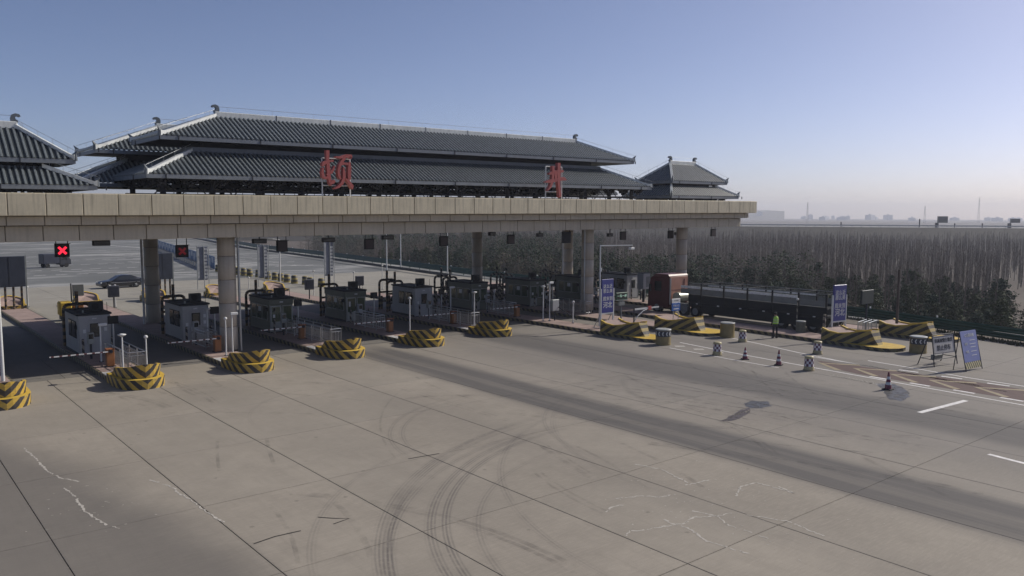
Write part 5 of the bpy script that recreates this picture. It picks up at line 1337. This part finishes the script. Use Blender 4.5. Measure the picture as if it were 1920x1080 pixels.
# ------------------------------------------------------------------ trees
m_bark = mat('poplar_bark', (.15,.13,.11), .9, var=.3); m_twig = mat('bare_twigs', (.150,.125,.108), .95, var=.3, scale=.2)
m_pine = mat('pine_green', (.036,.062,.036), .9, var=.5, scale=.5); m_pine2 = mat('pine_olive', (.062,.080,.036), .9, var=.5, scale=.5)
m_shrub = mat('shrub_brown', (.12,.10,.07), .95, var=.4)
def poplar_mesh(seed, n=60, H=7.8):
    r = random.Random(seed); tr_ = MB(); lean = (r.uniform(-.2,.2), r.uniform(-.2,.2))
    tr_.cyl((0,0,0),(lean[0]*.5,lean[1]*.5,H*.5),.075,.05,5,caps=False); tr_.cyl((lean[0]*.5,lean[1]*.5,H*.5),(lean[0],lean[1],H),.05,.012,4,caps=False)
    tw = MB()
    for k in range(n):
        z = H*r.uniform(.33,.97); a = r.uniform(0,2*PI); l = (1-z/H)*1.5+.35; up = r.uniform(.8,1.6); q = Vector((lean[0]*z/H,lean[1]*z/H,z)); e = q+Vector((math.cos(a)*l*.45, math.sin(a)*l*.45, l*up*.7))
        b = Vector((-math.sin(a),math.cos(a),0))*r.uniform(.012,.022); tw.add([q-b,q+b,e+b*.4,e-b*.4],[(0,1,2,3)])
        mid = q.lerp(e,.55); e2 = mid+Vector((r.uniform(-.35,.35),r.uniform(-.35,.35),r.uniform(.15,.5))); tw.add([mid-b*.6,mid+b*.6,e2],[(0,1,2)])
    return tr_, tw
pv = [poplar_mesh(s) for s in range(5)]
pvm = [(a.mesh('trunk', m_bark), b.mesh('crown', m_twig)) for a, b in pv]
# plantation rows
rt = random.Random(21); spots = []; SP = 2.55
ru = Vector((math.cos(math.radians(17)), math.sin(math.radians(17)))); rv_ = Vector((-ru.y, ru.x))
Ah = Vector(HA); 
def hw_dist(p): d_ = Vector(p)-Ah; return abs(d_.dot(hn))
for i in range(-80, 190):
    for j in range(-100, 190):
        p = Vector((95, 60))+ru*(i*SP)+rv_*(j*SP)+Vector((rt.gauss(0,.42), rt.gauss(0,.42)))
        if p.x < 30: continue
        ang = math.degrees(math.atan2(p.x, p.y)); D = p.length
        if not (30 < ang < 88): continue
        edge_x = 84 if p.y > 60 else 80
        if p.x < edge_x + 14 or D > 400 or hw_dist(p) < 28: continue
        if 70.6 < ang < 78 and D < 175: continue
        if D < 125 and ang < 58: continue
        if ang < 46 and D < 190: continue
        if D > 200 and rt.random() < (D-200)/330: continue
        spots.append((D+(2000 if ang > 76.5 else 0), p.x, p.y))
spots.sort(); print('poplars', len(spots))
far = MB(); import itertools
pop0 = None
for k, (D, x, y) in enumerate(spots):
    v = k % 5; s_ = rt.uniform(.6,1.1)*(.92+.16*math.sin(x*.043)*math.cos(y*.06)); a = rt.uniform(0, 2*PI)
    if k < 290:
        t = thing('poplar_tree', 'slender bare poplar in the planted rows below the plaza', 'tree', (x,y,-5), a, group='bare poplars planted in rows')
        t.scale = (1,1,s_); mk('trunk', pvm[v][0], t); mk('crown', pvm[v][1], t)
if len(spots) > 290:
    verts = []; faces = []; mats_ = []
    base = []
    for v in range(5):
        tv, cv = pv[v]; bv = np.array(tv.v+cv.v); bf = [tuple(f) for f in tv.f]+[tuple(len(tv.v)+i for i in f) for f in cv.f]; base.append((bv, bf, [0]*len(tv.f)+[1]*len(cv.f)))
    off = 0
    for k, (D, x, y) in enumerate(spots[290:9500]):
        bv, bf, bmi = base[k % 5]; a = rt.uniform(0,2*PI); s_ = rt.uniform(.6,1.1)*(.92+.16*math.sin(x*.043)*math.cos(y*.06)); ca, sa = math.cos(a), math.sin(a)
        wgt = 1.0+D/500
        w_ = np.empty_like(bv); w_[:,0] = bv[:,0]*ca-bv[:,1]*sa+x; w_[:,1] = bv[:,0]*sa+bv[:,1]*ca+y; w_[:,2] = bv[:,2]*s_-5
        verts.append(w_); faces += [tuple(off+i for i in f) for f in bf]; mats_ += bmi; off += len(bv)
    me = bpy.data.meshes.new('poplar_wood'); me.from_pydata(np.concatenate(verts).tolist(), [], faces); me.materials.append(m_bark); me.materials.append(m_twig)
    me.polygons.foreach_set('material_index', mats_); mk('poplar_wood', me, kind='stuff')
def pine_mesh(seed, H=5.0, n=620, R=1.5, broad=False):
    r = random.Random(seed); tr_ = MB(); tr_.cyl((0,0,0),(0,0,H*.9),.11,.02,6,caps=False); cr = MB()
    nb = 34 if not broad else 26
    for b in range(nb):
        f_ = (b+.5)/nb; z = H*(.12+.85*f_); rad = R*(1-f_)**.75*r.uniform(.6,1.1)+.1 if not broad else R*math.sin(PI*min(1,.15+f_*.85))**.6*r.uniform(.5,1.05)
        a = b*2.4+r.uniform(-.4,.4); ex, ey = math.cos(a)*rad, math.sin(a)*rad; ez = z+r.uniform(-.1,.25)
        tr_.cyl((0,0,z-.15),(ex,ey,ez),.025,.01,4,caps=False)
        for k in range(n//nb):
            t = r.uniform(.25,1.08); c = Vector((ex*t, ey*t, (z-.15)+(ez-z+.15)*t))+Vector((r.gauss(0,.17),r.gauss(0,.17),r.gauss(0,.12)))
            s_ = r.uniform(.07,.17); d1 = Vector((r.uniform(-1,1),r.uniform(-1,1),r.uniform(-.2,1))).normalized()*s_*1.5; d2 = Vector((r.uniform(-1,1),r.uniform(-1,1),r.uniform(-.6,.6))).normalized()*s_*.8
            cr.add([c-d2, c+d2, c+d1],[(0,1,2)])
    return tr_, cr
pm = []
for s_ in range(4):
    a, b = pine_mesh(40+s_, H=5.2, n=2600, R=1.75); pm.append((a.mesh('trunk', m_bark), b.mesh('crown', m_pine2 if s_ in (1, 3) else m_pine)))
for s_ in range(2):
    a, b = pine_mesh(50+s_, H=3.4, n=1100, R=1.5, broad=True); pm.append((a.mesh('trunk', m_bark), b.mesh('crown', m_shrub)))
rp = random.Random(9); cnt = 0
tries = 0
pts = []
while len(pts) < 285 and tries < 6000:
    tries += 1
    ang = math.radians(rp.uniform(26, 75)); dmin = 92 if math.degrees(ang) < 50 else 78
    D = rp.uniform(0,1)**1.6*110+dmin
    x, y = math.sin(ang)*D, math.cos(ang)*D
    ex = 80 if y < 60 else 80+(y-60)*.16
    if x < ex or x > ex+38: continue
    if math.degrees(ang) > 71 and x > ex+8: continue
    if any((x-a)**2+(y-b)**2 < 5.5 for a, b in pts): continue
    pts.append((x,y))
pts.sort()
for x, y in pts:
    v = rp.choice((0,1,2,3,0,1,2,3,4,5)); s_ = rp.uniform(.7,1.2)
    pn = v < 4
    t = thing('pine_tree' if pn else 'brown_shrub', 'dark green young pine on the slope below the guardrail' if pn else 'dry brown shrub among the young pines', 'tree' if pn else 'shrub', (x,y,-5.05), rp.uniform(0,6), group='young pines below the guardrail' if pn else 'dry shrubs below the guardrail')
    t.scale = (s_*rp.uniform(.9,1.3), s_*rp.uniform(.9,1.3), s_); mk('trunk', pm[v][0], t); mk('crown', pm[v][1], t)

# denser mixed wood farther off behind the canopy, joined because its trees cannot be told apart
rw = random.Random(4); fm = [pine_mesh(70+k, H=6.0, n=330, R=1.9) for k in range(3)]+[pine_mesh(80+k, H=4.6, n=300, R=1.9, broad=True) for k in range(2)]
bases = []
for a, b in fm: bases.append((np.array(a.v+b.v), [tuple(f) for f in a.f]+[tuple(len(a.v)+i for i in f) for f in b.f], len(a.f)))
V = []; F = []; Mi = []; off = 0; cnt = 0
while cnt < 1500:
    ang = rw.uniform(24, 60); D = 110+rw.random()**.8*190; x, y = math.sin(math.radians(ang))*D, math.cos(math.radians(ang))*D
    if x < 84+max(0,(y-60))*.2 or hw_dist((x,y)) < 26: continue
    if ang > 46 and D > 150: continue
    k = rw.choice((0,1,2,0,1,3,4)); bv, bf, nt_ = bases[k]; a = rw.uniform(0,6.28); s_ = rw.uniform(.75,1.35); ca, sa = math.cos(a)*s_, math.sin(a)*s_
    w_ = np.empty_like(bv); w_[:,0] = (bv[:,0]*ca-bv[:,1]*sa)*1.25+x; w_[:,1] = (bv[:,0]*sa+bv[:,1]*ca)*1.25+y; w_[:,2] = bv[:,2]*s_-5.05
    V.append(w_); F += [tuple(off+i for i in f) for f in bf]; Mi += [0]*nt_+[(1 if cnt % 3 else 3) if k < 3 else 2]*(len(bf)-nt_); off += len(bv); cnt += 1
me = bpy.data.meshes.new('mixed_wood'); me.from_pydata(np.concatenate(V).tolist(), [], F)
for m_ in (m_bark, m_pine, m_shrub, m_pine2): me.materials.append(m_)
me.polygons.foreach_set('material_index', Mi); mk('mixed_wood', me, kind='stuff')
